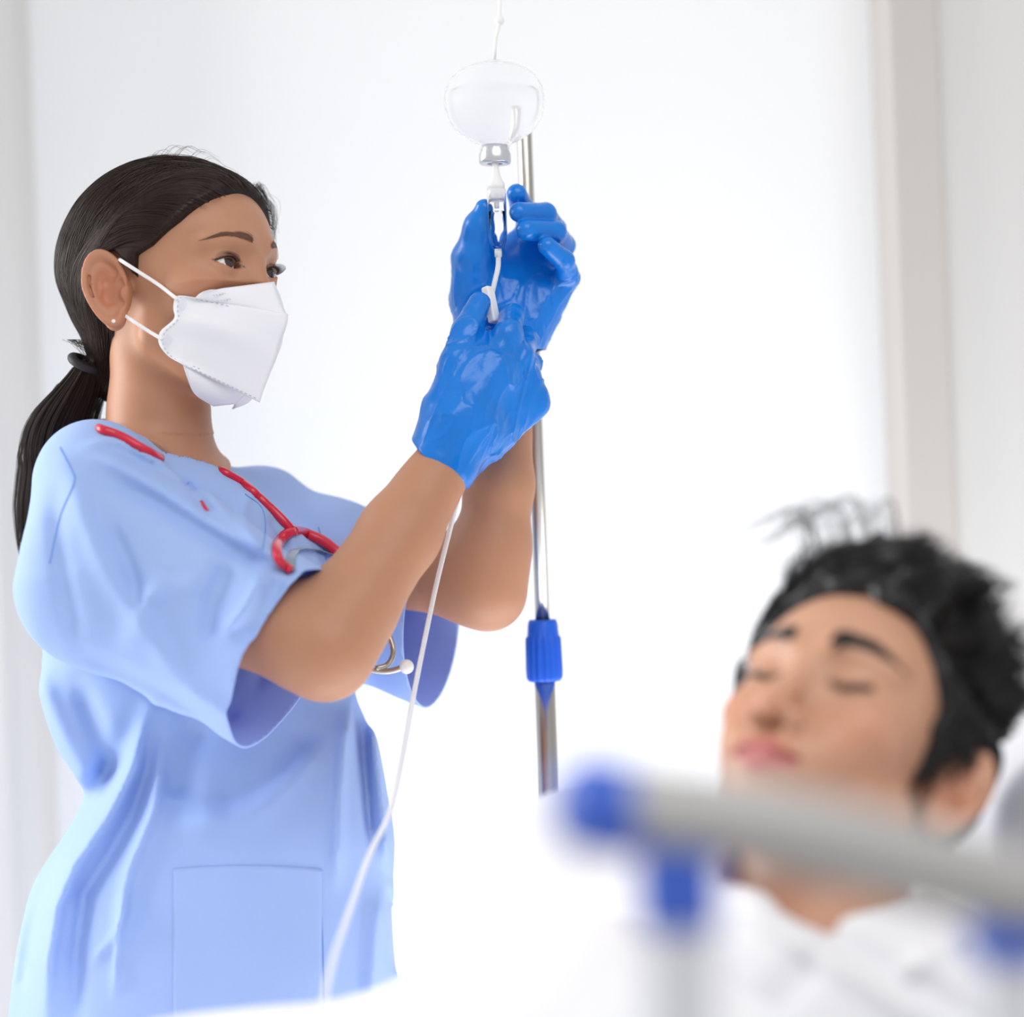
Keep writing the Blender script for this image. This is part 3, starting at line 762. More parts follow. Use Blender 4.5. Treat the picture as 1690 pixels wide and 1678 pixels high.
so = strands('ponytail_strands', q, .00030, MAT['hair'], pt, tip=.5); so['kind'] = 'stuff'
tc = HN.wld(TIE); ax = N(118, 640, .015)-N(145, 585, .008); ax /= np.linalg.norm(ax)
def torus(name, c, axn, R, r, m, parent, seg=36, sq=1.0):
    axn = np.asarray(axn)/np.linalg.norm(axn); u = np.cross(axn, [0, 1, 0.1]); u /= np.linalg.norm(u); b = np.cross(axn, u)
    a = np.linspace(0, 2*np.pi, seg+1); pts = c+R*(np.cos(a)[:, None]*u+sq*np.sin(a)[:, None]*b)
    return tube(name, pts, r, m, parent, caps=False)
torus('hair_tie', N(140, 600, .008), ax, .0125, .0042, MAT['dark'], nurse)

# ------------------------------------------------------------------ nurse: face mask
def grid_geo(A, B, n, m, bulge=None):
    """ruled patch between two curves A and B (n points along, m across)"""
    A = spline(A, n); B = spline(B, n); t = np.linspace(0, 1, m)[None, :, None]
    Q = A[:, None]*(1-t)+B[:, None]*t
    if bulge is not None:
        s = np.linspace(0, 1, n)[:, None, None]; Q = Q+np.asarray(bulge)*np.sin(np.pi*t)*np.sin(np.pi*s)**.6
    V = Q.reshape(-1, 3); Fc = [(i*m+j, i*m+j+1, (i+1)*m+j+1, (i+1)*m+j) for i in range(n-1) for j in range(m-1)]
    return V, Fc
def panel(name, A, B, n, m, parent, bulge, thick=.0009, push=.0012):
    """one mesh: near half and its mirror image on the far side of the face"""
    V, Fc = grid_geo(A, B, n, m, bulge)
    for _ in range(6):
        d_ = head_sdf(V, NO); V = V+grad(lambda q: head_sdf(q, NO), V)*np.clip(push-d_, 0, .004)[:, None]; V[:, 1] = np.minimum(V[:, 1], 0)
    V2 = V*np.array([1, -1, 1]); k = len(V)
    V = np.vstack([V, V2]); Fc = Fc+[tuple(k+i for i in f[::-1]) for f in Fc]
    o = mesh(name, HN.wld(V), Fc, MAT['mask'], parent, solid=thick); o.modifiers['solidify'].offset = 0
    return o
def HL(px, py, y):                                       # head-local point at lateral offset y that shows at the pixel (2 unknowns x, z)
    best = HN.wld((.09, y, -.03))
    x, z = .09, -.03
    for _ in range(12):
        p = HN.wld((x, y, z)); a, b, _d = to_px(p); J = []
        for dx, dz in ((1e-3, 0), (0, 1e-3)):
            a2, b2, _d = to_px(HN.wld((x+dx, y, z+dz))); J.append(((a2-a)/1e-3, (b2-b)/1e-3))
        J = np.array(J).T; s = np.linalg.solve(J, [px-a, py-b]); x += s[0]; z += s[1]
    return (x, y, z)
# near half: outer edge (cheek, y about -.06) to ridge (y = 0)
mid = empty('face_mask_root', HN.o, 'x', 'y') if False else None
mA = [HL(318, 491, -.058), HL(291, 489, -.0615), HL(286, 508, -.063), HL(288, 524, -.0635), HL(264, 548, -.0635), HL(262, 565, -.063), HL(274, 584, -.0605), HL(302, 601, -.0575)]
mB = [HL(475, 518, 0), HL(474, 530, 0), HL(470, 545, 0), HL(463, 562, 0), HL(456, 590, 0), HL(447, 612, 0), HL(436, 640, 0), HL(428, 664, 0)]
pA, pB = np.array(mA), np.array(mB)
maskf = panel('front_panel', mA, mB, 40, 26, nurse, (.004, -.010, 0))
maskf.name = 'face_mask'
up = panel('upper_panel', [HL(322, 492, -.0575), HL(330, 484, -.0565), HL(345, 479, -.054)], [HL(474, 522, 0), HL(463, 496, 0), HL(452, 465, 0)], 10, 18, maskf, (.000, -.006, .0))
dn = panel('lower_panel', [HL(300, 592, -.0570), HL(308, 620, -.052), HL(320, 648, -.040), HL(352, 670, -.014)], [HL(416, 630, 0), HL(412, 638, 0), HL(406, 647, 0), HL(388, 666, 0)], 12, 18, maskf, (.0, -.004, -.002))
# embossed dashes along the welded edges, one joined relief
def dashes(paths, parent, L=.0020, gap=.0024, wd=.0005, off=.0010, outd=(0, -1, 0)):
    V, Fc = [], []
    for pts in paths:
        pts = np.asarray(pts, float); c = spline(pts, 200); s = np.r_[0, np.cumsum(np.linalg.norm(np.diff(c, axis=0), axis=1))]
        x = gap
        while x+L < s[-1]:
            a = np.array([np.interp(x, s, c[:, k]) for k in range(3)]); b = np.array([np.interp(x+L, s, c[:, k]) for k in range(3)])
            o = np.array(outd)*off; t = (b-a)/np.linalg.norm(b-a); sd = np.cross(t, outd); sd = sd/np.linalg.norm(sd)*wd
            k = len(V); V += [a+o-sd, a+o+sd, b+o+sd, b+o-sd, a-o*.2-sd, a-o*.2+sd, b-o*.2+sd, b-o*.2-sd]
            Fc += [tuple(k+i for i in f) for f in ((0, 1, 2, 3), (0, 4, 5, 1), (1, 5, 6, 2), (2, 6, 7, 3), (3, 7, 4, 0))]; x += L+gap
    o = mesh('edge_stitching', HN.wld(np.array(V)), Fc, MAT['maskgrey'], parent, smooth=False); o['kind'] = 'stuff'; return o
def on_panel(s, t):                                      # point of the front panel, s along the edge, t towards the ridge
    A = spline(pA, 60); B = spline(pB, 60); i = s*59; a = int(min(i, 58)); f = i-a
    q = (A[a]*(1-f)+A[a+1]*f)*(1-t)+(B[a]*(1-f)+B[a+1]*f)*t
    return q+np.array((.004, -.010, 0))*math.sin(math.pi*t)*math.sin(math.pi*s)**.6
edge = [on_panel(s, .045) for s in np.linspace(.02, .98, 40)]
bot = [on_panel(.975, t) for t in np.linspace(.04, .97, 24)]
bot2 = [on_panel(.90, t) for t in np.linspace(.10, .35, 10)]
mid1 = [on_panel(.10, t) for t in np.linspace(.12, .5, 12)]
topd = [on_panel(.012, t) for t in np.linspace(.06, .5, 14)]
upd = [np.array(HL(350, 488, -.053)), np.array(HL(400, 479, -.027)), np.array(HL(446, 470, -.001))]
dashes([edge, bot, bot2, mid1, topd], maskf)
dashes([upd, [np.array(HL(352, 498, -.052)), np.array(HL(405, 490, -.026)), np.array(HL(452, 482, -.001))]], up, L=.0012, gap=.0016, wd=.0004)
for (x, y) in ((301, 503), (277, 562)):                  # round weld spots of the ear loops
    c = HN.wld(np.array(HL(x, y, -.0650))); nrm = -HN.M[1]
    V, Fc = [], []
    u = np.cross(nrm, [0, 0, 1]); u /= np.linalg.norm(u); b = np.cross(nrm, u)
    for i in range(-4, 5):
        for j in range(-4, 5):
            if i*i+j*j > 17: continue
            q = c+(u*i+b*j)*.00115; k = len(V); r = .00036
            V += [q-u*r, q-b*r, q+u*r, q+b*r, q+nrm*.0006]; Fc += [(k, k+1, k+4), (k+1, k+2, k+4), (k+2, k+3, k+4), (k+3, k, k+4)]
    o = mesh('weld_spot', V, Fc, MAT['maskgrey'], maskf, smooth=False)
fc = lambda p: nurse_body(p)
tube('ear_loop', [HN.wld(HL(293, 494, -.0640)), N(262, 470, -.075), N(228, 448, -.078), N(203, 432, -.078), N(196, 427, -.066)], .0016, MAT['elastic'], maskf, n=20, flat=.45, flatdir=(0, -1, .2))
tube('ear_loop', [HN.wld(HL(268, 560, -.0645)), N(243, 545, -.078), N(220, 530, -.079), N(205, 520, -.070)], .0016, MAT['elastic'], maskf, n=20, flat=.45, flatdir=(0, -1, .2))

# ------------------------------------------------------------------ nurse: gloves
def wrinkle(p, amp, sc, seed, adir):
    """creases of thin rubber: ridged noise, stretched along adir"""
    q = p*sc; q = q-np.outer(q@adir, adir)*.62
    a = noise3(q+noise3(q*.7, seed+3)[:, None]*.6, seed); q2 = p*sc*1.15; q2 = q2-np.outer(q2@np.array([.7, 0, .7]), [.7, 0, .7])*.5; c = noise3(q2, seed+1); e = noise3(q*2.4+5, seed+2)
    return amp*(.55*np.exp(-np.abs(a)/.10)+.55*np.exp(-np.abs(c)/.09)+.22*np.exp(-np.abs(e)/.14)+.5*np.abs(a)-.35)
adn = (N(830, 560)-N(733, 762)); adn /= np.linalg.norm(adn)
def glove_near(p):
    d = hand_near(p)
    # loose rubber towards the little finger side and the flared cuff
    d = smin(d, cap(p, N(730, 762, -.074), N(757, 700, -.07), .0315, .0300), .010)
    d = smin(d, cap(p, N(808, 712, -.050), N(873, 662, -.030), .0150, .0105), .030)
    d = smin(d, cap(p, N(845, 640, -.036), N(893, 667, -.028), .012, .0025), .010)
    d = smin(d, cap(p, N(775, 775, -.052), N(884, 668, -.030), .0040, .0040), .020)
    near_tip = np.clip((p[:, 2]-N(800, 560)[2])/.03, 0, 1)
    # cuff
    nrm = N(690, 738, -.10)-N(728, 665, -.09); a, b, c = N(689, 737, -.085), N(765, 808, -.085), N(745, 770, -.04)
    pn = np.cross(b-a, c-a); pn /= np.linalg.norm(pn)
    if pn@(N(700, 820)-a) < 0: pn = -pn
    d = d-wrinkle(p, .0030, 44, 5, adn)*(1-.75*near_tip)*np.clip(-((p-a)@pn)/.035, .12, 1)
    return smax(d, (p-a)@pn, .001), (p-a)@pn
def glove_far(p):
    d = hand_far(p)
    d = smin(d, chain(p, [N(806, 560, .040), N(768, 500, .038), N(764, 425, .028), N(783, 368, .012)], [.022, .010, .008, .004], .01), .014)
    d = smin(d, cap(p, N(870, 535, .040), N(902, 490, .036), .0180, .0130), .02)
    d = smin(d, cap(p, N(838, 560, .036), N(838, 600, .036), .0285, .030), .012)
    pal = np.clip((N(850, 430)[2]-p[:, 2])/.02, 0, 1)
    d = d-wrinkle(p, .0030, 44, 11, np.array([.1, 0, 1.0]))*(.12+.88*pal)
    a = N(838, 585, .03); pn = N(846, 640, .03)-N(834, 560, .03); pn = pn/np.linalg.norm(pn)
    return smax(d, (p-a)@pn, .001), (p-a)@pn
for fn, c, R_, lab in ((glove_near, N(795, 650, -.035), .14, None), (glove_far, N(842, 450, .03), .13, None)):
    f1 = lambda p: within(p, c, R_, lambda q: fn(q)[0], .012)
    v, fa = extract(f1, c-R_, c+R_, .0016)
    g = fn(v); v, fa = drop(v, fa, (np.abs(g[1]) < .0009))
    g_ = mesh('glove', v, fa, MAT['glove'], nurse, solid=.0005)

# ------------------------------------------------------------------ nurse: tunic
# folds: polyline (pixels at the nurse's distance), width px, height mm (negative: valley)
FOLDS = [
    ([(246, 1175), (205, 1300), (120, 1430), (85, 1520), (75, 1690)], 17, 9),
    ([(225, 1175), (165, 1300), (95, 1400), (55, 1520), (40, 1690)], 20, -7),
    ([(250, 1190), (238, 1300), (190, 1400), (140, 1480), (125, 1690)], 15, -7),
    ([(262, 1240), (255, 1330), (215, 1430), (190, 1540)], 13, 6),
    ([(205, 1470), (195, 1560), (190, 1640)], 8, 4),
    ([(150, 1590), (190, 1540), (215, 1480)], 8, 3),
    ([(330, 1190), (300, 1260), (290, 1320)], 26, -6),
    ([(345, 1340), (440, 1290), (520, 1190)], 28, -5),
    ([(300, 1360), (420, 1330), (540, 1220)], 26, 5),
    ([(575, 1165), (562, 1290), (556, 1450)], 12, 5),
    ([(592, 1150), (602, 1280), (612, 1400)], 9, -5),
    ([(612, 1180), (628, 1300), (640, 1430)], 9, 4),
    ([(625, 1480), (618, 1560), (610, 1680)], 12, 4), ([(640, 1470), (648, 1540), (652, 1600)], 5, -5),
    # back
    ([(60, 1110), (110, 1230), (150, 1300)], 20, 4), ([(130, 1130), (170, 1230), (185, 1290)], 18, -5),
    # shoulder and sleeve
    ([(112, 770), (165, 920), (240, 1040), (300, 1120)], 20, 5),
    ([(90, 830), (105, 950), (130, 1060)], 16, -3.5),
    ([(140, 745), (215, 775), (330, 850), (430, 905), (500, 935)], 13, 4.5),
    ([(165, 790), (260, 830), (380, 905), (455, 938)], 15, -4),
    ([(335, 800), (375, 850), (440, 905)], 10, 3), ([(300, 790), (330, 830), (352, 852)], 8, -3),
    ([(380, 930), (350, 1000), (345, 1060)], 20, -6), ([(432, 950), (405, 1000), (370, 1045)], 13, 7),
    ([(465, 950), (440, 1010), (405, 1060)], 14, -5), ([(500, 960), (470, 1040), (420, 1140)], 14, 3),
    ([(270, 940), (228, 1020), (215, 1080)], 24, 4), ([(230, 985), (330, 960)], 16, 2.5), ([(225, 1015), (222, 960), (180, 860)], 12, -3),
    ([(300, 1130), (360, 1170), (395, 1190)], 14, 3), ([(130, 1075), (230, 1120), (330, 1170)], 16, -3),
    ([(140, 735), (200, 728), (265, 765)], 8, 3), ([(190, 745), (250, 770), (300, 800)], 7, -2),
    # chest, far side
    ([(470, 830), (520, 880), (560, 925)], 12, 3.5), ([(440, 850), (470, 900), (480, 960)], 10, -3), ([(420, 800), (400, 850), (430, 910)], 9, 2.5),
    ([(545, 860), (535, 900), (560, 960)], 9, -3), ([(500, 1000), (520, 1080), (560, 1150)], 14, 3),
]
FOLDS = [(spline(np.array(pl_, float), 7), w_, a_) for pl_, w_, a_ in FOLDS]
def folds(p):
    x, y, d = to_px(p); o = np.zeros(len(p))
    front = np.clip((D0+.035-d)/.05, 0, 1)
    for pl_, w_, a_ in FOLDS:
        lo_ = pl_.min(0)-3*w_; hi_ = pl_.max(0)+3*w_
        m = (x > lo_[0]) & (x < hi_[0]) & (y > lo_[1]) & (y < hi_[1]) & (front > 0)
        if not m.any(): continue
        q = np.stack([x[m], y[m]], 1); best = np.full(len(q), 1e9); tb = np.zeros(len(q))
        for i in range(len(pl_)-1):
            a, b = pl_[i], pl_[i+1]; e = b-a; t = np.clip(((q-a)@e)/(e@e), 0, 1); dd = ((q-a-t[:, None]*e)**2).sum(1)
            u = dd < best; best = np.where(u, dd, best); tb = np.where(u, (i+t)/(len(pl_)-1), tb)
        prof = np.exp(-best/(w_*w_)); prof = prof*np.clip(np.minimum(tb, 1-tb)*5+.25, 0, 1)
        o[m] += a_*.0016*prof
    return o*front
def tunic_f(p):
    d = tunic0(p); m = np.abs(d) < .03
    if m.any():
        q = p[m]; near_open = np.clip(-((q-pO)@nO)/.02, .25, 1)
        d[m] = d[m]-folds(q)-.0010*noise3(q*18, 4)-.0005*noise3(q*45, 8)
    return d
lo = N(-20, 1860, 0); hi = N(800, 680, 0)
v, fa = extract(tunic_f, (lo[0], D0-.28, lo[2]), (hi[0], D0+.24, hi[2]), .0036, newton=1)
onB = to_px(v)[1] > 1846
v, fa = drop(v, fa, onB)
import bmesh
bm = bmesh.new(); bv = [bm.verts.new(q) for q in v]
for q in fa: bm.faces.new([bv[i] for i in q])
bm.verts.ensure_lookup_table(); bm.faces.ensure_lookup_table(); cen = v[fa].mean(1)
torn = torso_f(cen)
selN = (np.abs((cen-pO)@nO) < .03) & (sleeve_near(cen) < .016) & (torn > -.004)
selF = (np.abs((cen-pF)@nF) < .03) & (sleeve_far(cen) < .016) & (torn > .0)
cK = N(257, 752, .004); hq = (cen-cK)@NKn
selK = (hq > -.012) & (neck_tube(cen) < .006)
jobs = [([bm.faces[i] for i in np.nonzero(s_)[0]], c_, n_) for s_, c_, n_ in ((selN, pO, nO), (selF, pF, nF), (selK, cK, NKn))]
for fs_, c_, n_ in jobs:
    fs_ = [f_ for f_ in fs_ if f_.is_valid]
    ge = list({e_ for f_ in fs_ for e_ in f_.edges})+list({v_ for f_ in fs_ for v_ in f_.verts})+fs_
    bmesh.ops.bisect_plane(bm, geom=ge, plane_co=Vector(c_), plane_no=Vector(n_), clear_outer=True, dist=1e-5)
bmesh.ops.triangulate(bm, faces=[f_ for f_ in bm.faces if len(f_.verts) > 4])
me = bpy.data.meshes.new('tunic'); bm.to_mesh(me); bm.free(); me.materials.append(MAT['scrubs']); me.shade_smooth()
tunic = link('tunic', me, nurse); s_ = tunic.modifiers.new('solidify', 'SOLIDIFY'); s_.thickness = .0016; s_.offset = -1
# seams and the patch pocket, laid on the cloth
def lay(pts, n, out, f=tunic_f):
    c = spline(np.array([(a, b, 0) for a, b in pts], float), n); s = surf(f, c[:, 0], c[:, 1])
    return s-FV*out
def seam(pts, n=40, r=.0006, m='thread', name='seam', out=.0002): return tube(name, lay(pts, n, out), r, MAT[m], tunic, sides=6)
seam([(99, 738), (118, 775), (123, 790), (100, 850), (82, 930)], name='shoulder_seam')
seam([(405, 815), (432, 838), (438, 870), (434, 905)], name='yoke_seam')
seam([(392, 1128), (372, 1208)][::-1]) if False else None
seam([(526, 870), (534, 905), (540, 930)], name='shoulder_seam')
def pocket(pts, nx, ny, out, name):
    (x0, y0), (x1, y1) = pts; X = np.linspace(x0, x1, nx); Yp = np.linspace(y0, y1, ny)
    gx, gy = np.meshgrid(X, Yp, indexing='ij'); gy = gy+6*((gx-(x0+x1)/2)/(x1-x0)*2)**2*(1-(gy-y0)/(y1-y0))
    s = surf(tunic_f, gx.ravel(), gy.ravel()); s = s-FV*out
    Fc = [(i*ny+j, (i+1)*ny+j, (i+1)*ny+j+1, i*ny+j+1) for i in range(nx-1) for j in range(ny-1)]
    return mesh(name, s, Fc, MAT['scrubs'], tunic, solid=.0008)
pk = pocket(((286, 1428), (531, 1840)), 40, 60, .0005, 'pocket')
seam([(528, 1440), (533, 1560), (536, 1700)], out=.0008, r=.0004, name='pocket_seam')
# collar facing: a narrow band round the neck opening
cc = []
for a in np.linspace(0, 2*np.pi, 61)[:-1]:
    c = N(257, 752, .004); u = RV*.93-UV*.36
    cc.append(c+u*math.cos(a)*.0548+FV*math.sin(a)*.0463)
cc = np.array(cc+[cc[0]])
tube('collar_edge', cc-NKn*.001, .0013, MAT['scrubs'], tunic, caps=False, sides=8)
# sleeve hem lines
def hem(c0, nn, f, off, name, n=70):
    u = np.cross(nn, [0, 1, .2]); u /= np.linalg.norm(u); b = np.cross(nn, u); pts = []
    for a in np.linspace(0, 2*np.pi, n):
        dr = math.cos(a)*u+math.sin(a)*b; c_ = c0-nn*off; lo_, hi_ = 0.0, .14
        tt = np.linspace(0, .13, 120); d = f(c_+tt[:, None]*dr); i = np.argmax(d > 0); pts.append(c_+dr*(tt[i]+.0002))
    return np.array(pts)
# trousers, shoes
hipc = N(338, 1678, .02)
def legs(p):
    d = ell(p, (hipc[0], hipc[1], .78), (.12, .09, .10))
    for sx, sy in ((-.03, -.055), (.03, .075)):
        d = smin(d, chain(p, [(hipc[0]+sx*.8, hipc[1]+sy, .82), (hipc[0]+sx+.02, hipc[1]+sy, .45), (hipc[0]+sx, hipc[1]+sy, .075)], [.068, .062, .055], .02), .03)
    return np.maximum(d, .06-p[:, 2])
v, fa = extract(legs, (hipc[0]-.25, hipc[1]-.25, .03), (hipc[0]+.25, hipc[1]+.25, 1.02), .012)
mesh('trousers', v, fa, MAT['scrubs'], nurse)
for sx, sy in ((-.03, -.055), (.03, .075)):
    c = np.array([hipc[0]+sx+.05, hipc[1]+sy, .0])
    def shoe(p): return np.maximum(smin(ell(p, c+[0, 0, .03], (.135, .046, .04)), ell(p, c+[-.06, 0, .05], (.055, .04, .05)), .03), -p[:, 2]+.0005)
    v, fa = extract(shoe, c-[.16, .08, .02], c+[.16, .08, .12], .007); mesh('shoe', v, fa, MAT['white_plastic'], nurse)

# ------------------------------------------------------------------ stethoscope
st = empty('stethoscope', N(487, 877, -.05), 'red stethoscope hung around the nurse\'s neck over the blue scrubs', 'stethoscope')
def Sf(pts, out, n=24): return lay(pts, n, out)
r_t = .0042
back = [N(352, 770, .045), N(330, 745, .062), N(280, 722, .070), N(220, 704, .062), N(172, 698, .035), N(156, 704, .010)]
nearp = lay([(172, 710), (200, 720), (232, 738), (266, 757)], 6, .0045)
chest = lay([(372, 780), (405, 800), (432, 824), (462, 852), (484, 876)], 14, .0062)
near = np.vstack([back, [N(158, 706, -.01)], nearp])
tube('tubing', np.vstack([chest[::-1], near]), .0042, MAT['red'], st, n=110, sides=16)
tube('tubing', lay([(332, 829), (336, 836), (341, 844)], 6, -.0012), .0022, MAT['red'], st, n=24)
J = chest[-1]
tube('yoke_tube', np.vstack([[J], lay([(470, 884), (458, 902), (463, 925), (482, 941)], 8, .0060)]), [.0046, .0050, .0046, .0042, .0036], MAT['red'], st, n=36, sides=16)
far_b = lay([(505, 880), (535, 893), (562, 915), (580, 935)], 8, .0064)
tube('yoke_tube', np.vstack([[J], far_b]), [.0046, .0052, .0050, .0048, .0046], MAT['red'], st, n=36, sides=16)
sp = lay([(484, 941), (480, 922), (492, 906), (525, 908), (556, 916), (590, 935)], 16, .004)
tube('leaf_spring', sp, .0042, MAT['grey_metal'], st, n=40, flat=.14, flatdir=tuple(UV), sides=12)
tube('ear_tube', [N(590, 940, -.08), N(622, 1010, -.075), N(646, 1060, -.08), N(649, 1078, -.082), N(640, 1096, -.082), N(620, 1103, -.085)], .0026, MAT['chrome'], st, n=40)
tube('ear_tube', [N(575, 960, -.09), N(590, 1050, -.085), N(600, 1100, -.085), N(628, 1108, -.084), N(650, 1106, -.084), N(664, 1101, -.085)], .0026, MAT['chrome'], st, n=40)
ball('ear_tip', N(671, 1100, -.086), .0062, MAT['white_plastic'], st)

# ------------------------------------------------------------------ infusion stand
pb, pt_ = N(903, 1300, .085), N(858, 120, .085)
axp = np.array([0, 0, 1.0]); pc = N(899, 1122, .10)         # the pole stands truly vertical
base0 = np.array([pc[0], pc[1], 0.0])
stand = empty('infusion_stand', base0, 'chrome infusion stand with a blue height knob behind the gloved hands', 'drip stand')
ptop = N(862, 186, .10)[2]
lathe('lower_pole', [(.0, .10), (.0098, .10), (.0098, pc[2]+.01), (.0, pc[2]+.01)], MAT['chrome'], stand, base0, axp, 40)
lathe('upper_pole', [(.0, pc[2]-.02), (.0068, pc[2]-.02), (.0068, ptop), (.0055, ptop+.003), (.0, ptop+.003)], MAT['chrome'], stand, base0, axp, 32)
def knob():
    V, Fc = [], []; seg = 96; zt = N(899, 1022, .10)[2]; zb = pc[2]-.001; H_ = zt-zb
    prof = [(.0100, 0), (.0150, 0), (.0163, .06), (.0166, .2), (.0163, .45), (.0160, .70), (.0150, .74), (.0142, .93), (.0128, 1), (.0075, 1)]
    for i, (r, h) in enumerate(prof):
        for k in range(seg):
            a = 2*np.pi*k/seg; rib = (.0009 if 1 < i < 6 else 0)*np.sign(math.sin(a*16))
            V.append(base0+np.array([(r+rib)*math.cos(a), (r+rib)*math.sin(a), zb+H_*h]))
    for i in range(len(prof)-1):
        for k in range(seg): k2 = (k+1) % seg; Fc.append((i*seg+k, i*seg+k2, (i+1)*seg+k2, (i+1)*seg+k))
    return mesh('height_knob', V, Fc, MAT['blue_plastic'], stand)
knob()
lathe('hub', [(0, .07), (.03, .07), (.03, .12), (.014, .16), (.0, .16)], MAT['chrome'], stand, base0, axp, 24)
for k in range(5):
    a = 2*np.pi*k/5+.3; dv = np.array([math.cos(a), math.sin(a), 0])
    tube('leg', [base0+[0, 0, .095], base0+dv*.15+[0, 0, .08], base0+dv*.27+[0, 0, .065]], .011, MAT['chrome'], stand, n=8)
    c = base0+dv*.27; s_ = np.array([-dv[1], dv[0], 0]); lathe('caster', [(0, -.012), (.02, -.012), (.025, -.008), (.025, .008), (.02, .012), (0, .012)], MAT['dark'], stand, c+[0, 0, .0255], s_, 20)

# ------------------------------------------------------------------ drip bottle
bot_b = N(817, 262, 0); bax = N(816, 60, -.02)-N(818, 262, 0); bax /= np.linalg.norm(bax); bax = bax*1.0-FV*.0+FV*.22; bax /= np.linalg.norm(bax)
bt = empty('infusion_bottle', bot_b, 'clear round drip bottle with a silver cap hanging above the gloved hands', 'drip bottle')
prof = [(.0, .004), (.0125, .004), (.0132, .010), (.0150, .0135), (.025, .0185), (.0365, .028), (.0430, .040), (.0450, .051), (.0430, .064), (.036, .075), (.024, .082), (.014, .0855), (.006, .088), (.0, .089)]
pr_ = spline(np.array([(a, b, 0) for a, b in prof]), 40)[:, :2]; pr_[0, 0] = 0; pr_[-1, 0] = 0
lathe('body', [(max(a, 0), b) for a, b in pr_], MAT['bottle'], bt, bot_b, bax, 56)
lq = [(max(a-.0035, 0), b) for a, b in pr_ if b < .062]; lq.append((0, lq[-1][1]))
lathe('liquid', [(0, lq[0][1]+.001)]+lq[1:], MAT['milky'], bt, bot_b, bax, 56)
lathe('cap', [(.0070, -.0045), (.0135, -.0045), (.0143, -.003), (.0143, .0035), (.0125, .0080), (.0120, .0115), (.0, .0115), (.0, -.001), (.0070, -.001), (.0070, -.0045)], MAT['silver'], bt, bot_b, bax, 48)
lathe('stopper', [(.0, -.0022), (.0072, -.0022), (.0072, .002), (.0, .002)], MAT['steel'], bt, bot_b, bax, 32)
topb = bot_b+bax*.088
tube('hanging_strap', [topb, topb+[.002, .0, .02], N(824, 36, .015), np.array([N(824, 36, .015)[0], N(824, 36, .015)[1], 2.0]), np.array([N(824, 36, .015)[0]-.02, 1.52, 2.44])], .0016, MAT['white_plastic'], bt, n=24)
ball('strap_ring', N(824, 34, .015), .0045, MAT['white_plastic'], bt)

# ------------------------------------------------------------------ giving set: spike, drip chamber, line, roller clamp
ds = empty('giving_set', N(820, 400, -.004), 'transparent drip chamber with thin white line held between blue gloves', 'drip line')
c0_ = N(822, 413, -.006); cax = N(819, 318, -.006)-c0_; Lc = np.linalg.norm(cax); cax /= Lc
lathe('spike', [(0, Lc+.002), (.0075, Lc+.002), (.0078, Lc+.008), (.0055, Lc+.0120), (.0040, Lc+.016), (.0030, Lc+.022), (.0026, Lc+.034), (0, Lc+.034)], MAT['white_plastic'], ds, c0_, cax, 28)
lathe('chamber_cap', [(.0, Lc-.006), (.0078, Lc-.006), (.0085, Lc-.001), (.0085, Lc+.003), (.0, Lc+.003)], MAT['tube'], ds, c0_, cax, 32)
lathe('chamber', [(.0, -.0005), (.0036, -.0005), (.0058, .003), (.0078, .0085), (.0086, .015), (.0086, Lc-.001), (.0078, Lc-.001), (.0078, .015), (.0070, .0092), (.0050, .0042), (.0, .0025)], MAT['clear'], ds, c0_, cax, 36)
lathe('saline', [(.0, .0028), (.0048, .0045), (.0068, .0095), (.0076, .0152), (.0076, .0345), (.0, .0345)], MAT['water'], ds, c0_, cax, 32)
lathe('drip_tube', [(.0, .038), (.0022, .038), (.0022, Lc), (.0, Lc)], MAT['tube'], ds, c0_, cax, 16)
lathe('outlet', [(.0, .001), (.0034, .001), (.0032, -.006), (.0, -.006)], MAT['tube'], ds, c0_, cax, 20)
tube('line', [N(822.5, 418, -.006), N(822, 440, -.008), N(817, 463, -.012), N(812, 486, -.020), N(806, 520, -.028)], .0023, MAT['tube'], ds, n=24)
line = [N(782, 740, -.028), N(768, 786, -.040), N(757, 818, -.05), N(741, 880, -.055), N(720, 965, -.065), N(702, 1050, -.08), N(682, 1150, -.11), N(664, 1250, -.15), N(645, 1335, -.20), N(612, 1405, -.27), N(578, 1500, -.36), N(548, 1590, -.44), N(532, 1672, -.50), N(528, 1730, -.53)]
tube('line', line, .0022, MAT['tube'], ds, n=90)
# roller clamp: slim rounded housing with a wheel
def clampf(p):
    a, b = N(806, 482, -.022), N(815, 524, -.026); ba = (b-a)/np.linalg.norm(b-a); c = (a+b)/2; q = p-c
    w_ = np.array([.80, -.6, 0]); w_ = w_-ba*(w_@ba); w_ /= np.linalg.norm(w_); t = np.cross(ba, w_)
    e_ = np.stack([np.abs(q@ba)-.0150, np.abs(q@t)-.0036, np.abs(q@w_)-.0022], 1)
    return np.linalg.norm(np.maximum(e_, 0), axis=1)+np.minimum(e_.max(1), 0)-.0016
v, fa = extract(clampf, N(812, 505, -.029)-.025, N(812, 505, -.029)+.025, .0012)
mesh('roller_clamp', v, fa, MAT['white_plastic'], ds)
lathe('clamp_wheel', [(0, -.002), (.0045, -.002), (.005, 0), (.0045, .002), (0, .002)], MAT['white_plastic'], ds, N(806, 502, -.026), (.5, -.8, .1), 20)

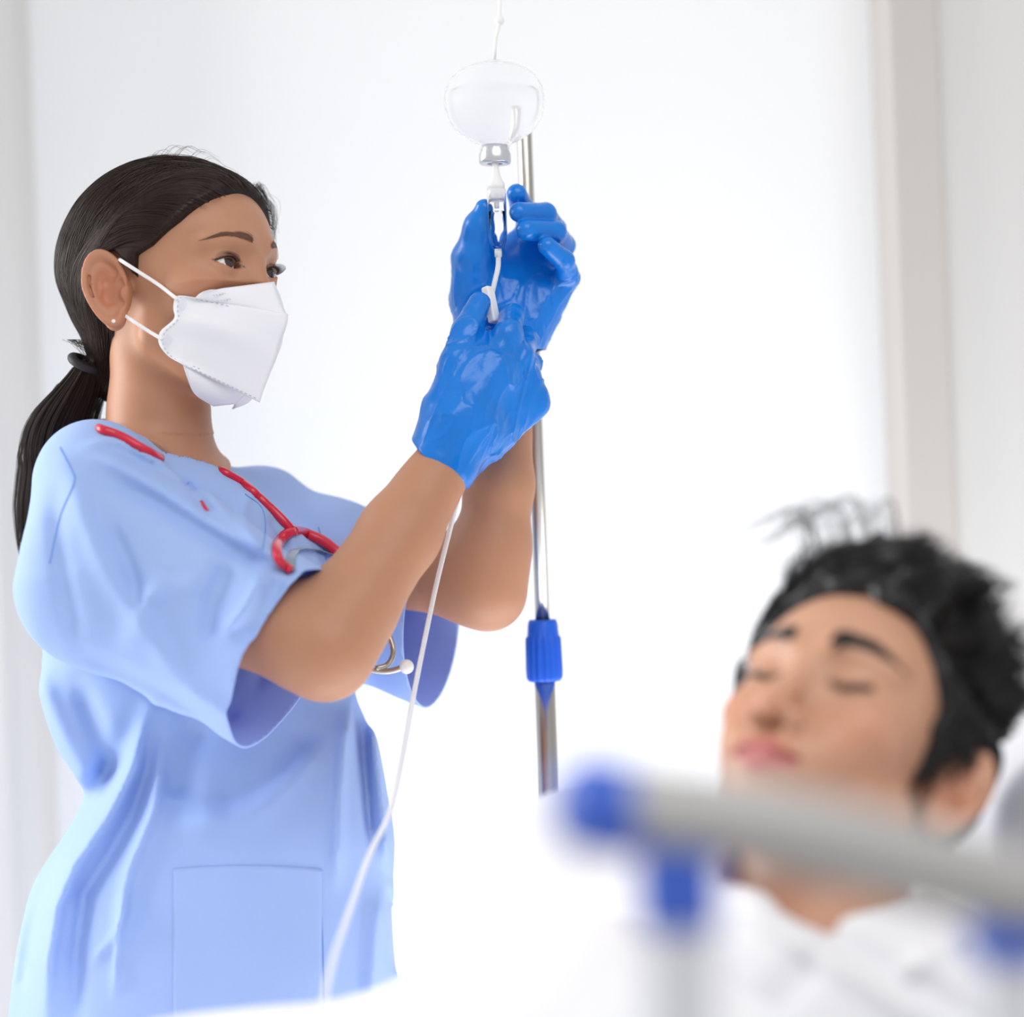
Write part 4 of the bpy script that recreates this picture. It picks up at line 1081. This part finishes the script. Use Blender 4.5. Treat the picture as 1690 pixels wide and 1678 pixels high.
# ------------------------------------------------------------------ patient
HM = Frame(-36.5, 36.3, 7, P(1396, 1235, 1.471), 1.0)
MO = dict(jaw=1.04, nose=1.08, nostril=1, open=0, ear_out=30)
S2 = 1.36/F
def patient(p):
    d = within(p, HM.o, .16, lambda q: head_sdf(HM.loc(q), MO), .03)
    nk = [HM.wld((-.03, 0, -.05)), HM.wld((-.050, 0, -.12)), P(1330, 1620, 1.44)]
    def nf(q): return chain(q, nk, [.056, .057, .062], .02)
    d = smin(d, within(p, P(1360, 1480, 1.42), .24, nf, .04), .02)
    sh = chain(p, [P(985, 1480, 1.58), P(1330, 1680, 1.45), P(1800, 1790, 1.32)], [.055, .065, .055], .03)
    ch = cap(p, P(1330, 1830, 1.43), P(1050, 2090, 1.37), .10, .09)
    return smin(d, smin(sh, ch, .05), .03)
hm = HM.o; w0 = P(860, 2200, 1.0); w1 = P(1850, 820, 1.6)
v, fa = extract(patient, (w0[0]-.1, 1.0, .69), (w1[0]+.05, 1.76, hm[2]+.17), .006,
                fine=[[(hm[0]-.14, hm[0]+.12, .0025)], [(hm[1]-.13, hm[1]+.11, .0025)], [(hm[2]-.14, hm[2]+.14, .0025)]])
man = mesh('person', v, fa, MAT['skin_man'], col=skin_col(v, HM, (.58, .31, .20), MO, (.52, .16, .16)))
tag(man, 'reclining black-haired man with closed eyes and a white shirt, out of focus', 'person')
# eyebrows
for sd in (-1, 1): lashes(HM, MO, man, sd, closed=True)
for sd in (-1, 1): brow(HM, man, sd, lambda q: head_sdf(q, MO), MAT['hair_black'], n=900, rad=.00045, L=.011, thick=.0060, z0=.0262)
# hair
MP = [(.090, .096), (.080, .085), (.062, .068), (.046, .048), (.030, .018), (.022, -.004), (.014, -.028), (.004, -.030), (.000, .004), (-.018, .026), (-.034, .010), (-.040, -.03), (-.055, -.07), (-.09, -.09), (-.15, -.03), (-.14, .16), (.05, .20)]
def mhair(q):
    d = cap_sdf(q, .010)
    d = smin(d, ell(q, (-.008, 0, .097), (.088, .072, .058)), .02)
    d = d-.005*noise3(q*np.array([40, 90, 90]), 2)
    return smax(d, poly2(q[:, 0], q[:, 2], MP)+.005*noise3(q*90, 6), .006)
v, fa = extract(lambda p: mhair(HM.loc(p)), hm-.17, hm+.18, .004)
mh = mesh('hair', v, fa, MAT['hair_black'], man)
n = 8000; dr = rng.normal(0, 1, (n*3, 3)); dr[:, 2] = dr[:, 2]*.8+.35; dr /= np.linalg.norm(dr, axis=1)[:, None]
c = np.array([-.01, 0, .03]); lo_, hi_ = np.full(len(dr), .02), np.full(len(dr), .17)
for _ in range(16):
    mdl = (lo_+hi_)/2; d = cap_sdf(c+dr*mdl[:, None], .010); lo_ = np.where(d < 0, mdl, lo_); hi_ = np.where(d < 0, hi_, mdl)
rt = c+dr*lo_[:, None]; ok = poly2(rt[:, 0], rt[:, 2], MP) < .001; rt = rt[ok][:n]; dr = dr[ok][:n]; n = len(rt)
topness = np.clip((rt[:, 2]-.03)/.07, 0, 1)*np.clip((rt[:, 0]+.09)/.08, 0, 1)
L = .010+.042*topness*rng.uniform(.6, 1.1, n)
clump = noise3(rt*55, 21); clump2 = noise3(rt*55, 22)
sw = np.stack([-.1+.8*clump2, .35+.6*clump, .55-.2*clump2], 1)   # combed up and forward, in clumps
sw[topness < .15] = np.stack([-.5*np.ones(n), .0*clump, -.8*np.ones(n)], 1)[topness < .15]
k = 9; t = np.linspace(0, 1, k)
curl = (.22+.25*clump)[:, None]
q = rt[:, None]+(dr[:, None]*(t-.55*t**2)[None, :, None]+sw[:, None]*(.25*t+.75*t**2)[None, :, None])*L[:, None, None]
q[..., 2] -= (L[:, None]*curl*t[None]**3)
so = strands('hair_strands', HM.wld(q.reshape(-1, 3)).reshape(q.shape), .00045, MAT['hair_black'], mh, tip=.5); so['kind'] = 'stuff'
# a few long stray curls above the forehead
fl = []
for i in range(60):
    g_ = rng.integers(0, 7); r0 = np.array([.066, -.04+.010*g_, .100+.002*g_])+rng.normal(0, .004, 3)
    tip = r0+np.array([.016, -.026-.006*((g_*5) % 6), .012+.005*((g_*7) % 5)])+rng.normal(0, .003, 3)
    m_ = (r0+tip)/2+np.array([.012, 0, .022]); fl.append(spline([r0, m_, tip, tip+np.array([.006, -.006, -.012])], 14))
so = strands('loose_curls', HM.wld(np.array(fl).reshape(-1, 3)).reshape(-1, 14, 3), .0003, MAT['hair_black'], mh); so['kind'] = 'stuff'
# shirt
def shirt(p):
    sh = chain(p, [P(975, 1470, 1.58), P(1330, 1655, 1.42), P(1810, 1790, 1.32)], [.068, .088, .070], .03)
    sl = cap(p, P(965, 1480, 1.58), P(850, 1800, 1.46), .070, .07)
    ch = cap(p, P(1330, 1820, 1.41), P(1050, 2080, 1.36), .122, .115)
    d = smin(smin(sh, ch, .05), sl, .04)
    hole = cap(p, HM.wld((-.04, 0, -.07)), P(1365, 1440, 1.42), .066, .067)
    d = smax(d, -hole, .004)
    x, y, dd = to_px(p)
    for (x0, y0, x1, y1, w_, a_) in ((1230, 1490, 1520, 1678, 22, .010), (1300, 1500, 1620, 1690, 20, -.008), (1500, 1600, 1600, 1540, 16, .008), (1330, 1600, 1250, 1690, 25, -.006), (1560, 1560, 1690, 1640, 18, -.007)):
        e0 = np.array([x1-x0, y1-y0]); t_ = np.clip(((x-x0)*e0[0]+(y-y0)*e0[1])/(e0@e0), 0, 1)
        d = d-a_*np.exp(-((x-x0-t_*e0[0])**2+(y-y0-t_*e0[1])**2)/w_**2)*(dd < 1.44)
    return d-.002*noise3(p*16, 6)
v, fa = extract(shirt, (w0[0]-.12, .97, .68), (w1[0]+.08, 1.78, hm[2]+.05), .006, newton=1)
mesh('shirt', v, fa, MAT['gown'], man)

# ------------------------------------------------------------------ bed
bed = empty('hospital_bed', (0.1, 1.3, 0), 'hospital bed with grey side rail and blue plastic joints in the foreground', 'bed')
rl = P(995, 1330, .83); rr = P(1860, 1500, .86)
tube('side_rail', [rl, P(1140, 1342, .83), P(1300, 1370, .832), P(1690, 1468, .85), rr], .0165, MAT['aluminium'], bed, n=30, sides=24)
lathe('end_cap', [(0, -.018), (.010, -.0175), (.0165, -.013), (.0182, -.004), (.0182, .012), (.0, .012)], MAT['navy_plastic'], bed, rl, rr-rl, 32)
def rbox(c, ax3, half, r, m, name, h=.004):
    ax3 = np.array(ax3, float); c = np.asarray(c); R_ = float(np.linalg.norm(half))+r+.01
    def f(p):
        q = (p-c)@ax3.T; e_ = np.abs(q)-np.array(half)
        return np.linalg.norm(np.maximum(e_, 0), axis=1)+np.minimum(e_.max(1), 0)-r
    v, fa = extract(f, c-R_, c+R_, h); return mesh(name, v, fa, MAT[m], bed)
I3 = np.eye(3)
rbox(P(1118, 1455, .832), I3, (.011, .009, .014), .004, 'navy_plastic', 'joint')
rbox(P(1665, 1540, .852), I3, (.011, .009, .006), .004, 'navy_plastic', 'joint')
tube('rail_post', [P(1118, 1490, .835), P(1122, 1700, .835), P(1124, 2300, .835)], .0145, MAT['rail_post'], bed, n=10, sides=20)
tube('rail_post', [P(1665, 1555, .855), P(1668, 1700, .855), P(1670, 2300, .855)], .0125, MAT['rail_post'], bed, n=10, sides=20)
# frame, wheels, headboard
zt = .52
box('bed_frame', (-1.25, .93, zt-.08), (.80, 1.72, zt), MAT['rail_post'], bed, bevel=.01)
box('headboard', (.80, .92, .35), (.85, 1.72, 1.22), MAT['rail_post'], bed, bevel=.02)
box('footboard', (-1.30, .92, .35), (-1.25, 1.72, .86), MAT['rail_post'], bed, bevel=.02)
tube('lower_rail', [P(1124, 2290, .835), P(1670, 2300, .855)], .012, MAT['aluminium'], bed, n=6)
tube('rail_bracket', [P(1400, 2295, .845), np.array([.13, .98, zt-.04])], .012, MAT['aluminium'], bed, n=6)
for x in (-1.15, .72):
    for y in (1.0, 1.64):
        box('leg', (x-.025, y-.025, .10), (x+.025, y+.025, zt-.07), MAT['rail_post'], bed)
        lathe('caster', [(0, -.02), (.045, -.02), (.055, -.012), (.055, .012), (.045, .02), (0, .02)], MAT['dark'], bed, (x, y, .0555), (0, 1, 0), 24)

# ------------------------------------------------------------------ blanket, pillow, mattress
tag(box('mattress', (-1.22, .96, zt+.001), (.78, 1.69, zt+.15), MAT['linen'], bevel=.04), 'white mattress on the hospital bed under the patient', 'mattress')
BL = [P(1130, 1900, 1.32), P(960, 1815, 1.38), P(700, 1925, 1.40), P(400, 1962, 1.40), P(-250, 1965, 1.36), np.array([-1.05, 1.33, .79])]
bx_ = np.array([q[0] for q in BL])[::-1]; bz_ = np.array([q[2] for q in BL])[::-1]
def blank(p):                                            # a blanket lying over the legs and falling to the mattress on both sides
    zc = np.interp(p[:, 0], bx_, bz_); q = p.copy(); below = np.maximum(zc-p[:, 2], 0); q[:, 2] = np.maximum(p[:, 2], zc)
    d = chain(q, BL, [.10, .105, .10, .10, .10, .09], .05)-.22*below
    d = np.maximum(d, zt+.156-p[:, 2])
    return d-.004*noise3(p*11, 9)-.0015*noise3(p*30, 10)
v, fa = extract(blank, (-1.2, .98, .64), (P(1500, 1600, 1.5)[0], 1.70, P(1000, 1480, 1.4)[2]), .011, newton=1)
tag(mesh('blanket', v, fa, MAT['linen']), 'white blanket heaped over the patient along the bottom edge', 'blanket')

pc_ = P(1890, 1475, 1.60)
def pill(p):
    q = p-pc_; a = math.radians(28); u = q@(RV*math.cos(a)+UV*math.sin(a)); w_ = q@(-RV*math.sin(a)+UV*math.cos(a)); y = q[:, 1]
    e_ = np.abs(np.stack([u/.105, w_/.135, y/.26], 1)); k0 = (e_**2.6).sum(1)**(1/2.6)
    return (k0-1)*.10-.003*noise3(p*20, 3)
v, fa = extract(pill, pc_-[.2, .3, .22], pc_+[.2, .3, .22], .008, newton=1)
tag(mesh('pillow', v, fa, MAT['linen']), 'pale white pillow behind the patient\'s head at the edge', 'pillow')
V = []
for y in (1.12, 1.66): V += [(.12, y, zt+.13), (.52, y, .97), (.58, y, .90), (.18, y, zt+.06)]
mesh('backrest', V, [(0, 1, 2, 3), (7, 6, 5, 4), (0, 4, 5, 1), (1, 5, 6, 2), (2, 6, 7, 3), (3, 7, 4, 0)], MAT['linen'], bed, smooth=False, bevel=.012)
